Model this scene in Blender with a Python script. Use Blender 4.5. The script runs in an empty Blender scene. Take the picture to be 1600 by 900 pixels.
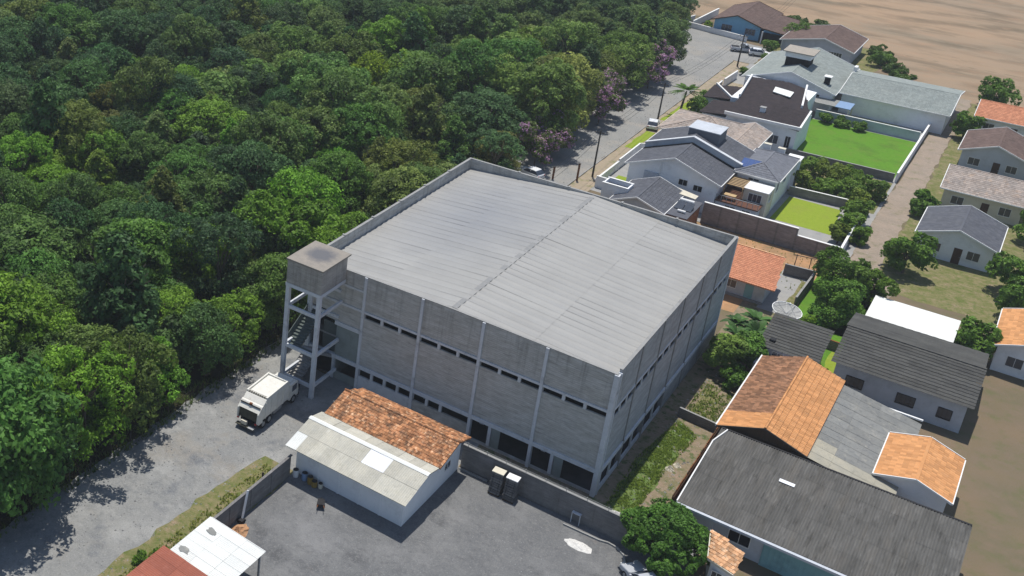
import bpy, math, random
import numpy as np
from mathutils import Vector, Matrix
R_ = math.radians
# ---------------------------------------------------------------- camera
scn = bpy.context.scene
cam_d = bpy.data.cameras.new('camera'); cam = bpy.data.objects.new('camera', cam_d); scn.collection.objects.link(cam)
rv = Vector((0.77157358, 0.63527415, 0.03318083)); uv_ = Vector((-0.27255683, 0.28300432, 0.91957671)); fv = Vector((-0.57479299, 0.71856476, -0.39150697))
m = Matrix(((rv.x, uv_.x, -fv.x, 20.9905), (rv.y, uv_.y, -fv.y, -82.8597), (rv.z, uv_.z, -fv.z, 63.1694), (0, 0, 0, 1)))
loc, rot, _ = m.decompose()
cam.location = loc; cam.rotation_mode = 'QUATERNION'; cam.rotation_quaternion = rot
cam_d.sensor_width = 36; cam_d.lens = 1735.546 / 1600 * 36
cam_d.shift_x = 491.192 / 1600; cam_d.shift_y = -194.779 / 1600
cam_d.clip_start = 1; cam_d.clip_end = 6000
scn.camera = cam
# ---------------------------------------------------------------- sky + sun
SUN = Vector((-.14, .256, 1)).normalized()
w = bpy.data.worlds.new('World'); scn.world = w; w.use_nodes = True
nt = w.node_tree; nt.nodes.clear()
sky = nt.nodes.new('ShaderNodeTexSky'); sky.sky_type = 'NISHITA'; sky.sun_disc = False
sky.sun_elevation = math.asin(SUN.z); sky.sun_rotation = math.atan2(SUN.x, SUN.y); sky.air_density = 1.0; sky.dust_density = 0.6
bg = nt.nodes.new('ShaderNodeBackground'); bg.inputs[1].default_value = 0.112
wo = nt.nodes.new('ShaderNodeOutputWorld'); nt.links.new(sky.outputs[0], bg.inputs[0]); nt.links.new(bg.outputs[0], wo.inputs[0])
sl = bpy.data.lights.new('sun', 'SUN'); sl.energy = 4.3; sl.angle = R_(0.55); sl.color = (1, .955, .88)
so = bpy.data.objects.new('sun', sl); scn.collection.objects.link(so); so.rotation_mode = 'QUATERNION'
so.rotation_quaternion = SUN.to_track_quat('Z', 'Y'); so.location = (0, 0, 120)
scn.view_settings.view_transform = 'Standard'; scn.view_settings.look = 'None'; scn.view_settings.exposure = 0.1; scn.view_settings.gamma = 1
scn.view_settings.use_curve_mapping = False
scn.cycles.max_bounces = 6; scn.render.filter_size = 1.9
# ---------------------------------------------------------------- helpers
COL = scn.collection
WL = {}                                   # world location of each thing/part root
rnd = random.Random(7)

class MB:
    def __init__(s): s.v = []; s.f = []; s.t = []
    def add(s, vs, fs, t=0.5):
        n = len(s.v); s.v += [tuple(p) for p in vs]
        for q in fs: s.f.append(tuple(n + i for i in q)); s.t.append(t)
        return s
    def box(s, x0, x1, y0, y1, z0, z1, t=.5):
        v = [(x0, y0, z0), (x1, y0, z0), (x1, y1, z0), (x0, y1, z0), (x0, y0, z1), (x1, y0, z1), (x1, y1, z1), (x0, y1, z1)]
        return s.add(v, [(3, 2, 1, 0), (4, 5, 6, 7), (0, 1, 5, 4), (1, 2, 6, 5), (2, 3, 7, 6), (3, 0, 4, 7)], t)
    def prism(s, poly, z0, z1, t=.5):
        n = len(poly)
        v = [(p[0], p[1], z0) for p in poly] + [(p[0], p[1], z1) for p in poly]
        return s.add(v, [tuple(range(n))[::-1], tuple(range(n, 2 * n))] + [(i, (i + 1) % n, n + (i + 1) % n, n + i) for i in range(n)], t)
    def extr(s, poly, d, t=.5):            # planar 3D polygon extruded by vector d
        n = len(poly); d = Vector(d)
        v = [Vector(p) for p in poly] + [Vector(p) + d for p in poly]
        return s.add(v, [tuple(range(n))[::-1], tuple(range(n, 2 * n))] + [(i, (i + 1) % n, n + (i + 1) % n, n + i) for i in range(n)], t)
    def tube(s, a, b, r0, r1=None, n=8, t=.5, cap=True):
        if r1 is None: r1 = r0
        a = Vector(a); b = Vector(b); d = (b - a).normalized()
        u = d.cross(Vector((0, 0, 1)) if abs(d.z) < .9 else Vector((1, 0, 0))).normalized(); w_ = d.cross(u)
        v = []
        for c, r in ((a, r0), (b, r1)):
            for i in range(n):
                an = 2 * math.pi * i / n; v.append(c + u * math.cos(an) * r + w_ * math.sin(an) * r)
        fs = [(i, (i + 1) % n, n + (i + 1) % n, n + i) for i in range(n)]
        if cap: fs += [tuple(range(n))[::-1], tuple(range(n, 2 * n))]
        return s.add(v, fs, t)
    def bar(s, a, b, w_, h, t=.5):         # rectangular bar between two points
        a = Vector(a); b = Vector(b); d = (b - a).normalized()
        u = d.cross(Vector((0, 0, 1)) if abs(d.z) < .95 else Vector((1, 0, 0))).normalized() * w_ / 2; k = u.cross(d).normalized() * h / 2
        v = [a - u - k, a + u - k, a + u + k, a - u + k, b - u - k, b + u - k, b + u + k, b - u + k]
        return s.add(v, [(0, 3, 2, 1), (4, 5, 6, 7), (0, 1, 5, 4), (1, 2, 6, 5), (2, 3, 7, 6), (3, 0, 4, 7)][::1], t)
    def mesh(s, name, mat, off=(0, 0, 0), smooth=False):
        me = bpy.data.meshes.new(name)
        me.from_pydata([(p[0] - off[0], p[1] - off[1], p[2] - off[2]) for p in s.v], [], s.f)
        me.materials.append(mat)
        a = me.attributes.new('tint', 'FLOAT', 'FACE'); a.data.foreach_set('value', s.t)
        if smooth: me.polygons.foreach_set('use_smooth', [True] * len(me.polygons))
        import bmesh
        bm = bmesh.new(); bm.from_mesh(me); bmesh.ops.recalc_face_normals(bm, faces=bm.faces); bm.to_mesh(me); bm.free()
        return me
    def build(s, name, mat, parent=None, local=False, smooth=False, bevel=0, kind=None):
        off = (0, 0, 0) if (parent is None or local) else WL.get(parent.name, (0, 0, 0))
        o = bpy.data.objects.new(name, s.mesh(name, mat, off, smooth)); COL.objects.link(o)
        if parent: o.parent = parent
        WL[o.name] = (0, 0, 0) if local else off
        if bevel:
            b = o.modifiers.new('bevel', 'BEVEL'); b.width = bevel; b.segments = 2; b.limit_method = 'ANGLE'
        if kind: o['kind'] = kind
        return o

def thing(name, label, cat, loc=(0, 0, 0), rz=0, group=None):
    o = bpy.data.objects.new(name, None); COL.objects.link(o); o.empty_display_size = .3
    o.location = loc; o.rotation_euler = (0, 0, rz); WL[o.name] = tuple(loc)
    return tag(o, label, cat, group)
def tag(o, label, cat, group=None):
    o['label'] = label; o['category'] = cat
    if group: o['group'] = group
    return o
def struct(name, mb, mat, kind='structure'):
    o = mb.build(name, mat); o['kind'] = kind; return o
def children(o): return [c for c in bpy.data.objects if c.parent == o]
def copy_tree(o, kids, parent=None):
    c = o.copy(); COL.objects.link(c)
    if parent: c.parent = parent
    for ch, sub in kids: copy_tree(ch, sub, c)
    return c
def tree_of(o): return [(c, tree_of(c)) for c in children(o)]

# ---------------------------------------------------------------- materials
def newmat(name):
    m = bpy.data.materials.new(name); m.use_nodes = True; nt = m.node_tree
    return m, nt, nt.nodes['Principled BSDF'], nt.nodes.new, nt.links.new
def c4(c): return (c[0], c[1], c[2], 1)
def mixc(nt, fac, a, b, mode='MIX'):
    n = nt.nodes.new('ShaderNodeMix'); n.data_type = 'RGBA'; n.blend_type = mode
    for i, x in ((0, fac), (6, a), (7, b)):
        if isinstance(x, (int, float)): n.inputs[i].default_value = x
        elif isinstance(x, tuple): n.inputs[i].default_value = c4(x)
        else: nt.links.new(x, n.inputs[i])
    return n.outputs[2]
def rampf(nt, x, a, b, lo=0., hi=1.):
    n = nt.nodes.new('ShaderNodeMapRange'); nt.links.new(x, n.inputs[0])
    n.inputs[1].default_value = a; n.inputs[2].default_value = b; n.inputs[3].default_value = lo; n.inputs[4].default_value = hi
    return n.outputs[0]
def noise(nt, vec, scale, detail=4, rough=.6):
    n = nt.nodes.new('ShaderNodeTexNoise'); n.inputs['Scale'].default_value = scale; n.inputs['Detail'].default_value = detail; n.inputs['Roughness'].default_value = rough
    nt.links.new(vec, n.inputs['Vector']); return n.outputs['Fac']
def pos(nt, sc=None):
    g = nt.nodes.new('ShaderNodeNewGeometry').outputs['Position']
    if sc:
        mp = nt.nodes.new('ShaderNodeMapping'); mp.inputs['Scale'].default_value = sc; nt.links.new(g, mp.inputs[0]); return mp.outputs[0]
    return g
def MT(name, c1, c2=None, scale=3, rough=.85, spots=None, stains=None, bump=0, bscale=20, objvar=0, tint=0, metal=0, spec=.12, aniso=None, wear=None, panis=None):
    """c1/c2 noise mix; spots/stains = list of (colour, scale, lo, hi, strength)"""
    m, nt, b, N, L = newmat(name)
    P = pos(nt, aniso)
    P0 = pos(nt)
    col = mixc(nt, rampf(nt, noise(nt, P, scale), .32, .68), c1, c2 or c1)
    for (c, s, lo, hi, k) in (stains or []) + (spots or []):
        f = rampf(nt, noise(nt, P0 if aniso is None else P, s, 5, .65), lo, hi, 0, k)
        col = mixc(nt, f, col, c)
    if objvar:
        oi = N('ShaderNodeObjectInfo'); v = rampf(nt, oi.outputs['Random'], 0, 1, 1 - objvar, 1 + objvar)
        cc = N('ShaderNodeCombineColor'); [L(v, cc.inputs[i]) for i in range(3)]
        col = mixc(nt, 1.0, col, cc.outputs[0], 'MULTIPLY')
    if tint:
        at = N('ShaderNodeAttribute'); at.attribute_name = 'tint'
        v = rampf(nt, at.outputs['Fac'], 0, 1, 1 - tint, 1 + tint)
        cc = N('ShaderNodeCombineColor'); [L(v, cc.inputs[i]) for i in range(3)]
        col = mixc(nt, 1.0, col, cc.outputs[0], 'MULTIPLY')
    L(col, b.inputs['Base Color']); b.inputs['Roughness'].default_value = rough; b.inputs['Metallic'].default_value = metal
    b.inputs['Specular IOR Level'].default_value = spec
    if bump:
        bp = N('ShaderNodeBump'); bp.inputs['Strength'].default_value = 1; bp.inputs['Distance'].default_value = bump
        L(noise(nt, P0, bscale, 6, .7), bp.inputs['Height']); L(bp.outputs[0], b.inputs['Normal'])
    return m
def BLOCK(name, c1, c2, mortar, bw=.38, bh=.19, stain=(.08, .075, .07), stk=.5, ms=.012):
    m, nt, b, N, L = newmat(name)
    P = pos(nt); sp = N('ShaderNodeSeparateXYZ'); L(P, sp.inputs[0])
    ad = N('ShaderNodeMath'); L(sp.outputs[0], ad.inputs[0]); L(sp.outputs[1], ad.inputs[1])
    cb = N('ShaderNodeCombineXYZ'); L(ad.outputs[0], cb.inputs[0]); L(sp.outputs[2], cb.inputs[1])
    br = N('ShaderNodeTexBrick'); L(cb.outputs[0], br.inputs['Vector'])
    br.inputs['Color1'].default_value = c4(c1); br.inputs['Color2'].default_value = c4(c2); br.inputs['Mortar'].default_value = c4(mortar)
    br.inputs['Scale'].default_value = 1; br.inputs['Brick Width'].default_value = bw; br.inputs['Row Height'].default_value = bh; br.inputs['Mortar Size'].default_value = ms; br.inputs['Bias'].default_value = -.1
    col = br.outputs['Color']
    # courses that came from different loads of blocks: long horizontal streaks
    pm = pos(nt, (.45, .45, 2.6))
    col = mixc(nt, rampf(nt, noise(nt, pm, .8, 6, .75), .45, .62, 0, .85), col, tuple(min(.55, x * 1.3) for x in c1))
    col = mixc(nt, rampf(nt, noise(nt, pm, 1.7, 5, .7), .5, .72, 0, stk), col, stain)
    pv = pos(nt, (2.2, 2.2, .16))
    top = rampf(nt, sp.outputs[2], 7.5, 12.6, .15, .75)
    st = N('ShaderNodeMath'); st.operation = 'MULTIPLY'; L(rampf(nt, noise(nt, pv, .9, 5, .7), .5, .68), st.inputs[0]); L(top, st.inputs[1])
    col = mixc(nt, st.outputs[0], col, tuple(x * .55 for x in c1))
    foot = N('ShaderNodeMath'); foot.operation = 'MULTIPLY'; L(rampf(nt, noise(nt, pos(nt), 1.1, 4), .4, .6), foot.inputs[0]); L(rampf(nt, sp.outputs[2], .1, 3.6, .5, 0), foot.inputs[1])
    col = mixc(nt, foot.outputs[0], col, tuple(x * .6 for x in c1))
    L(col, b.inputs['Base Color']); b.inputs['Roughness'].default_value = .95; b.inputs['Specular IOR Level'].default_value = .1
    bp = N('ShaderNodeBump'); bp.inputs['Distance'].default_value = .02; L(br.outputs['Fac'], bp.inputs['Height']); bp.invert = True; L(bp.outputs[0], b.inputs['Normal'])
    return m
def LEAF(name, base, alt, vary=.5, trans=.3, useobj=True):
    m, nt, b, N, L = newmat(name)
    at = N('ShaderNodeAttribute'); at.attribute_name = 'tint'
    col = mixc(nt, rampf(nt, at.outputs['Fac'], 0, 1), base, alt)
    v = rampf(nt, at.outputs['Fac'], 0, 1, 1 - vary, 1 + vary)
    cc = N('ShaderNodeCombineColor'); [L(v, cc.inputs[i]) for i in range(3)]
    col = mixc(nt, 1.0, col, cc.outputs[0], 'MULTIPLY')
    if useobj:
        oi = N('ShaderNodeObjectInfo'); col = mixc(nt, 1.0, col, oi.outputs['Color'], 'MULTIPLY')
    L(col, b.inputs['Base Color']); b.inputs['Roughness'].default_value = .6; b.inputs['Specular IOR Level'].default_value = .25
    tr = N('ShaderNodeBsdfTranslucent'); L(col, tr.inputs[0]); mx = N('ShaderNodeMixShader'); mx.inputs[0].default_value = trans
    L(b.outputs[0], mx.inputs[1]); L(tr.outputs[0], mx.inputs[2]); L(mx.outputs[0], nt.nodes['Material Output'].inputs['Surface'])
    return m
M = {}
M['soil'] = MT('soil', (.17, .13, .09), (.13, .115, .07), .6, .95, [((.10, .115, .045), .5, .5, .7, .6)], [((.22, .15, .10), .15, .45, .7, .6)], .05, 5)
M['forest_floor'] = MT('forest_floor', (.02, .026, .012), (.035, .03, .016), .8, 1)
M['gravel'] = MT('gravel', (.20, .205, .205), (.26, .26, .25), .35, .95,
                 [((.33, .33, .32), 6, .5, .75, .7), ((.10, .10, .10), 9, .55, .75, .7), ((.13, .135, .14), 1.3, .52, .72, .55)],
                 [((.25, .215, .17), .13, .52, .68, .7), ((.34, .34, .33), .22, .5, .66, .7), ((.125, .135, .15), .3, .54, .66, .8)], .06, 9)
M['street'] = MT('street', (.215, .22, .215), (.27, .265, .25), .25, .95,
                 [((.33, .32, .31), 5, .5, .75, .6), ((.14, .14, .14), 7, .55, .75, .5)],
                 [((.36, .31, .25), .09, .52, .7, .6), ((.18, .18, .185), .2, .52, .7, .5), ((.32, .32, .31), .15, .52, .72, .5)], .05, 7)
M['yard'] = MT('yard_gravel', (.125, .128, .132), (.165, .167, .168), .3, .95,
               [((.24, .24, .235), 7, .52, .74, .8), ((.07, .07, .072), 8, .55, .75, .8), ((.22, .22, .215), 2.2, .52, .7, .5), ((.085, .085, .09), 1.6, .54, .7, .5)],
               [((.225, .225, .225), .16, .5, .66, .7), ((.26, .205, .175), .12, .60, .72, .6), ((.08, .082, .086), .28, .56, .68, .7)], .05, 10)
M['dirt'] = MT('orange_dirt', (.42, .235, .12), (.33, .20, .11), .4, .95, [((.16, .15, .07), .9, .54, .68, .6), ((.40, .28, .18), 3, .55, .7, .6)], [((.17, .12, .07), .25, .5, .7, .5)], .04, 6)
M['verge'] = MT('dirt_verge', (.34, .27, .20), (.28, .24, .17), .5, .95, [((.36, .31, .25), 3, .5, .7, .6), ((.15, .17, .06), .8, .52, .66, .6)], None, .03, 6)
M['rough_grass'] = MT('rough_grass', (.12, .14, .04), (.24, .20, .11), .9, .95, [((.30, .22, .16), .7, .55, .68, .8), ((.07, .12, .02), 2.5, .5, .65, .7)], None, .08, 8)
M['side_lot'] = MT('side_lot', (.27, .20, .15), (.16, .15, .08), .7, .95, [((.32, .25, .21), 2.2, .55, .68, .7), ((.06, .10, .025), 1.2, .52, .62, .8)], None, .06, 6)
M['lawn'] = MT('lawn', (.085, .20, .018), (.105, .235, .022), 2, .95, [((.06, .13, .015), 8, .5, .7, .5)], [((.13, .19, .035), .35, .48, .66, .7), ((.055, .11, .018), .22, .5, .7, .6)], .02, 20)
M['green_patch'] = MT('patchy_grass', (.09, .15, .035), (.13, .17, .055), 1.6, .95, [((.20, .15, .10), 1.1, .56, .66, .8)], None, .03, 12)
M['lawn_y'] = MT('yellow_lawn', (.20, .275, .025), (.235, .30, .035), 2, .95, [((.12, .17, .022), 8, .5, .7, .5)], [((.22, .24, .05), .4, .5, .7, .5)], .02, 20)
M['field'] = MT('field', (.32, .225, .145), (.26, .20, .14), .05, .95, [((.11, .09, .06), .25, .47, .64, .85), ((.36, .24, .155), .5, .5, .7, .7)], [((.20, .17, .12), .08, .5, .65, .6)], .1, 2, aniso=(.3, .8, 1))
M['lane'] = MT('lane_dirt', (.30, .24, .19), (.24, .20, .16), .5, .95, [((.36, .31, .26), 3, .5, .7, .6), ((.13, .14, .06), .6, .54, .68, .6)], None, .03, 6)
M['paving'] = MT('paving', (.27, .27, .27), (.32, .315, .30), .9, .9, None, [((.18, .18, .18), .5, .52, .7, .5)], .01, 9)
M['block'] = BLOCK('concrete_block', (.45, .44, .41), (.39, .38, .355), (.45, .44, .42), stain=(.21, .205, .195), stk=.65)
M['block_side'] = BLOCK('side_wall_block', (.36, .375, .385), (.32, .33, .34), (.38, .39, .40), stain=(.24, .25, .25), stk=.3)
M['block_tank'] = BLOCK('tank_block', (.36, .335, .305), (.31, .29, .265), (.40, .38, .35), stain=(.2, .19, .175), stk=.3)
M['block_dark'] = BLOCK('yard_wall_block', (.20, .193, .19), (.17, .164, .162), (.22, .213, .21), stain=(.11, .105, .10), stk=.6)
M['block_long'] = BLOCK('garden_wall_block', (.27, .25, .245), (.225, .208, .204), (.30, .285, .28), stk=.5)
M['concrete'] = MT('concrete', (.30, .30, .295), (.25, .25, .245), 1.5, .9, [((.20, .20, .195), 4, .52, .7, .5)], [((.16, .155, .15), .8, .55, .72, .5)], .01, 12)
M['conc_blue'] = MT('painted_concrete', (.58, .60, .63), (.52, .54, .57), 1.2, .85, [((.36, .37, .39), 4, .55, .72, .5)], [((.20, .205, .21), .8, .55, .72, .6)], .008, 12)
M['slab_top'] = MT('tank_slab', (.36, .32, .27), (.30, .275, .24), 1.2, .9, [((.22, .20, .18), 4, .52, .7, .5)], None, .01, 12)
M['plaster_green'] = MT('aged_plaster', (.24, .27, .26), (.20, .23, .22), .8, .9, None, [((.14, .155, .15), 1.2, .5, .7, .5)])
M['stair_dark'] = MT('shaded_green_concrete', (.11, .13, .125), (.08, .10, .095), 1, .9)  # greenish stair concrete, shade of the upper flights put into its colour
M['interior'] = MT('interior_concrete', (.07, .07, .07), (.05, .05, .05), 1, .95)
M['dark'] = MT('near_black', (.012, .012, .014), (.018, .018, .02), 1, .9)
M['white_wall'] = MT('white_wall', (.78, .79, .81), (.72, .74, .76), 1, .8, [((.58, .50, .52), 3, .58, .75, .4)], [((.45, .45, .45), .6, .55, .75, .5)])
M['white_paint'] = MT('white_paint', (.76, .76, .74), (.70, .70, .69), 2, .6, [((.5, .49, .46), 4, .6, .75, .4)])
M['cream'] = MT('cream_paint', (.62, .58, .47), (.55, .51, .42), 2, .7)
M['grey_wall'] = MT('grey_wall', (.50, .53, .58), (.44, .47, .51), 1, .85, None, [((.26, .27, .28), .7, .52, .72, .5)])
M['lilac_wall'] = MT('pale_wall', (.50, .50, .56), (.44, .44, .50), 1, .85, None, [((.33, .33, .36), .9, .52, .72, .5)])
M['blue_wall'] = MT('sky_blue_wall', (.20, .42, .60), (.17, .37, .54), 1, .8)
M['teal'] = MT('teal_metal', (.22, .40, .43), (.19, .36, .39), 1.2, .6, None, [((.09, .17, .19), .6, .5, .7, .5)])
M['slate_slab'] = MT('slate_slab', (.16, .155, .15), (.11, .105, .105), 3, .9, None, None, objvar=.35)
M['wood'] = MT('brown_boards', (.085, .048, .028), (.06, .036, .022), 2, .85, [((.11, .065, .04), 5, .5, .7, .5)], aniso=(6, 6, .4))
M['pergola'] = MT('pergola_wood', (.50, .36, .20), (.40, .28, .15), 3, .7)
M['deck'] = MT('red_deck', (.13, .06, .04), (.10, .05, .035), 2, .8)
M['pole'] = MT('pole_wood', (.07, .06, .05), (.05, .045, .04), 3, .9)
M['rust'] = MT('rust', (.22, .09, .04), (.14, .06, .03), 4, .9)
def ROOFMETAL():
    m, nt, b, N, L = newmat('galvanised_sheet')
    P = pos(nt)
    col = mixc(nt, rampf(nt, noise(nt, P, .25, 4), .35, .65), (.275, .272, .262), (.305, .302, .29))
    col = mixc(nt, rampf(nt, noise(nt, pos(nt, (.18, 1.3, 1)), .9, 5, .7), .5, .75, 0, .35), col, (.27, .275, .28))
    # a broad grey soot stain, and a lighter band where the older sheets are
    g = N('ShaderNodeVectorMath'); g.operation = 'DISTANCE'; L(pos(nt, (1, .62, 0)), g.inputs[0]); g.inputs[1].default_value = (-22.5, 13.0, 0)
    ad = N('ShaderNodeMath'); ad.operation = 'MULTIPLY_ADD'; L(noise(nt, P, .35, 4), ad.inputs[0]); ad.inputs[1].default_value = 6; L(g.outputs['Value'], ad.inputs[2])
    col = mixc(nt, rampf(nt, ad.outputs[0], 3.5, 12.5, .7, 0), col, (.19, .20, .222))
    oi = N('ShaderNodeObjectInfo'); v = rampf(nt, oi.outputs['Random'], 0, 1, .965, 1.035)
    cc = N('ShaderNodeCombineColor'); [L(v, cc.inputs[i]) for i in range(3)]
    col = mixc(nt, 1.0, col, cc.outputs[0], 'MULTIPLY')
    L(col, b.inputs['Base Color']); b.inputs['Roughness'].default_value = .55; b.inputs['Specular IOR Level'].default_value = .3
    return m
M['roofmetal'] = ROOFMETAL()
M['roof_patch'] = MT('sealant_patch', (.22, .225, .225), (.25, .25, .25), 2, .8)
M['fibre'] = MT('fibre_cement', (.50, .48, .41), (.43, .42, .37), .8, .9, [((.33, .32, .28), 3, .52, .72, .6), ((.56, .55, .50), 1.7, .55, .7, .5)], [((.32, .31, .24), .9, .55, .75, .5)], objvar=.10)
M['fibre_white'] = MT('white_fibre', (.72, .73, .70), (.66, .67, .65), .8, .8, [((.55, .55, .5), 3, .6, .75, .4)], objvar=.05)
M['fibre_dark'] = MT('aged_fibre_cement', (.098, .096, .09), (.13, .127, .12), .5, .95, [((.20, .195, .185), 1.5, .54, .74, .6), ((.045, .043, .04), 1.1, .52, .7, .6)], [((.15, .135, .115), .35, .5, .7, .4)], objvar=.10, aniso=(2.6, .45, 1))
M['fibre_black'] = MT('charcoal_fibre', (.06, .06, .058), (.08, .08, .075), .6, .9, [((.12, .12, .11), 4, .55, .72, .5)], None, objvar=.12)
M['fibre_mid'] = MT('mid_grey_fibre', (.20, .205, .20), (.25, .25, .235), .6, .95, [((.33, .32, .28), 1.1, .56, .7, .7), ((.13, .135, .14), 2.6, .52, .7, .6)], None, objvar=.12)
M['fibre_cream'] = MT('cream_fibre', (.42, .39, .31), (.35, .335, .28), 1, .95, [((.24, .235, .2), 3, .52, .7, .5)], None, objvar=.12)
M['translucent'] = MT('pale_plastic', (.78, .79, .83), (.74, .76, .80), 1, .4)
M['clay_old'] = MT('old_clay_tile', (.43, .215, .105), (.33, .145, .07), 2.2, .9, [((.12, .075, .05), 1.3, .48, .66, .85), ((.66, .46, .30), 3.0, .55, .68, .8)], None, .0, tint=.45)
M['clay_brown'] = MT('brown_clay_tile', (.30, .155, .088), (.21, .115, .07), 1.2, .9, [((.085, .058, .042), 2.5, .5, .68, .6), ((.32, .18, .105), 2, .55, .70, .6)], None, .0, tint=.4)
M['clay_orange'] = MT('orange_clay_tile', (.56, .28, .12), (.50, .24, .10), 1.2, .85, [((.32, .16, .08), 2.0, .58, .74, .6), ((.60, .34, .17), 2, .58, .72, .5)], None, .0, tint=.18)
M['clay_new'] = MT('new_clay_tile', (.50, .225, .13), (.45, .19, .11), 1.5, .85, None, None, tint=.15)
M['clay_porch'] = MT('mottled_clay_tile', (.56, .33, .18), (.44, .22, .11), 2.5, .9, [((.66, .50, .34), 2.5, .5, .66, .7)], None, tint=.4)
M['tile_slate'] = MT('slate_grey_tile', (.085, .09, .108), (.105, .11, .125), .9, .7, None, [((.09, .092, .10), .4, .5, .7, .5)], tint=.15)
M['tile_light'] = MT('pale_slate_tile', (.14, .15, .175), (.165, .17, .19), .9, .7, None, None, tint=.15)
M['tile_dark'] = MT('dark_brown_tile', (.032, .027, .03), (.042, .033, .034), .9, .8, None, None, tint=.2)
M['tile_beige'] = MT('weathered_beige_tile', (.36, .30, .26), (.28, .25, .23), .6, .9, [((.46, .33, .24), 1.2, .52, .68, .6), ((.22, .20, .19), 1.8, .52, .7, .6)], None, tint=.2)
M['tile_green'] = MT('grey_green_tile', (.235, .265, .255), (.27, .295, .28), .6, .85, None, [((.20, .22, .21), .35, .5, .7, .5)], tint=.12)
M['tile_umber'] = MT('umber_tile', (.12, .085, .075), (.15, .105, .09), .6, .85, [((.09, .065, .06), 1.8, .52, .7, .6)], None, tint=.2)
M['glass'] = MT('window_glass', (.03, .04, .055), (.04, .05, .07), 2, .12, spec=.6)
M['solar'] = MT('solar_cell', (.03, .07, .20), (.035, .08, .24), 2, .2, spec=.6)
M['mesh_grey'] = MT('dish_mesh', (.38, .38, .36), (.32, .32, .31), 3, .7)
M['tyre'] = MT('tyre', (.02, .02, .02), (.03, .03, .03), 4, .9)
M['steel'] = MT('steel', (.34, .35, .36), (.28, .29, .30), 4, .5, metal=.3)
M['black'] = MT('black_rubber', (.02, .02, .022), (.03, .03, .032), 4, .7)
M['truck_white'] = MT('truck_paint', (.70, .69, .63), (.62, .60, .54), 2, .45, [((.42, .36, .27), 3, .56, .75, .6)], spec=.5)
M['truck_grime'] = MT('grimy_hopper', (.09, .085, .065), (.05, .05, .04), 4, .8)
M['red_lamp'] = MT('red_lamp', (.40, .02, .02), None, 4, .3, spec=.5)
M['clear_lamp'] = MT('clear_lamp', (.75, .75, .72), None, 4, .2, spec=.6)
M['red_roof'] = MT('brick_red_sheet', (.34, .12, .08), (.28, .10, .07), .8, .85, [((.42, .17, .12), 2.5, .55, .7, .5)], objvar=.08)
M['bark'] = MT('bark', (.09, .07, .05), (.14, .12, .095), 3, .95, bump=.02, bscale=12)
M['tarp'] = MT('white_rubble', (.66, .65, .62), (.50, .49, .47), 5, .9, None, [((.3, .3, .3), 2.5, .55, .7, .5)])
M['pile'] = MT('orange_soil', (.46, .26, .14), (.36, .20, .11), 2, .95, [((.55, .36, .22), 4, .52, .7, .5)], bump=.05, bscale=8)
M['yellow'] = MT('ochre_plastic', (.30, .20, .05), (.22, .15, .04), 3, .6)
M['bluep'] = MT('faded_blue_plastic', (.22, .32, .48), (.18, .27, .42), 3, .6)
M['leaf'] = LEAF('leaf', (.070, .122, .032), (.125, .186, .050), .55, .38)
M['leafg'] = LEAF('garden_leaf', (.06, .13, .015), (.12, .21, .03), .4, useobj=True)
M['petal'] = LEAF('pink_petal', (.42, .20, .36), (.52, .32, .47), .3, useobj=False)
M['grassblade'] = LEAF('grass_blade', (.075, .15, .02), (.16, .23, .05), .4, useobj=True)
# ---------------------------------------------------------------- generic builders
def pip(p, poly):
    c = False; n = len(poly); j = n - 1
    for i in range(n):
        a, b = poly[i], poly[j]
        if (a[1] > p[1]) != (b[1] > p[1]) and p[0] < (b[0] - a[0]) * (p[1] - a[1]) / (b[1] - a[1] + 1e-12) + a[0]: c = not c
        j = i
    return c
def slope(parent, poly, mat, tw=.34, tl=.42, arch=.035, thick=.09, name='roof', jit=.004, lip=.035):
    """one roof plane: a slab, and its tiles (real, overlapping) as one sub-part"""
    P = [Vector(p) for p in poly]
    n = Vector((0, 0, 0))
    for i in range(len(P)):
        a, b = P[i] - P[0], P[(i + 1) % len(P)] - P[0]; n += a.cross(b)
    n.normalize()
    if n.z < 0: n = -n
    e = Vector((0, 0, 1)).cross(n)
    e = e.normalized() if e.length > 1e-3 else Vector((1, 0, 0))
    u = n.cross(e).normalized()
    if u.z < 0: u = -u; e = -e
    s = MB().extr([p - n * .02 for p in P], -n * thick).build(name, mat, parent)
    o = P[0]
    q = [((p - o).dot(e), (p - o).dot(u)) for p in P]
    a0, a1 = min(x for x, _ in q), max(x for x, _ in q); b0, b1 = min(y for _, y in q), max(y for _, y in q)
    mb = MB(); nx = max(1, round((a1 - a0) / tw)); ny = max(1, round((b1 - b0) / tl)); w_ = (a1 - a0) / nx; l = (b1 - b0) / ny
    prof = ((0, 0.0), (.28, arch), (.62, arch * .5), (1.0, 0.0))
    for j in range(ny):
        for i in range(nx):
            cx, cy = a0 + (i + .5) * w_, b0 + (j + .5) * l
            if not pip((cx, cy), q): continue
            t = rnd.random(); dz = rnd.uniform(-jit, jit); sk = rnd.uniform(-.012, .012)
            vs = []
            for k, (cyy, hz) in enumerate(((cy - l * .5, lip), (cy + l * .56, .004))):
                for (f, a) in prof:
                    vs.append(o + e * (a0 + (i + f) * w_ + (sk if k else 0)) + u * cyy + n * (hz + a + dz))
            for (f, a) in prof: vs.append(o + e * (a0 + (i + f) * w_) + u * (cy - l * .5) + n * -.01)
            mb.add(vs, [(0, 1, 5, 4), (1, 2, 6, 5), (2, 3, 7, 6), (8, 9, 1, 0), (9, 10, 2, 1), (10, 11, 3, 2)], t)
    if mb.v:
        off = WL.get(parent.name, (0, 0, 0)); 
        r = mb.build('roof_tiles', mat, parent); r['kind'] = 'stuff'
        r.parent = s
    return s
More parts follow.
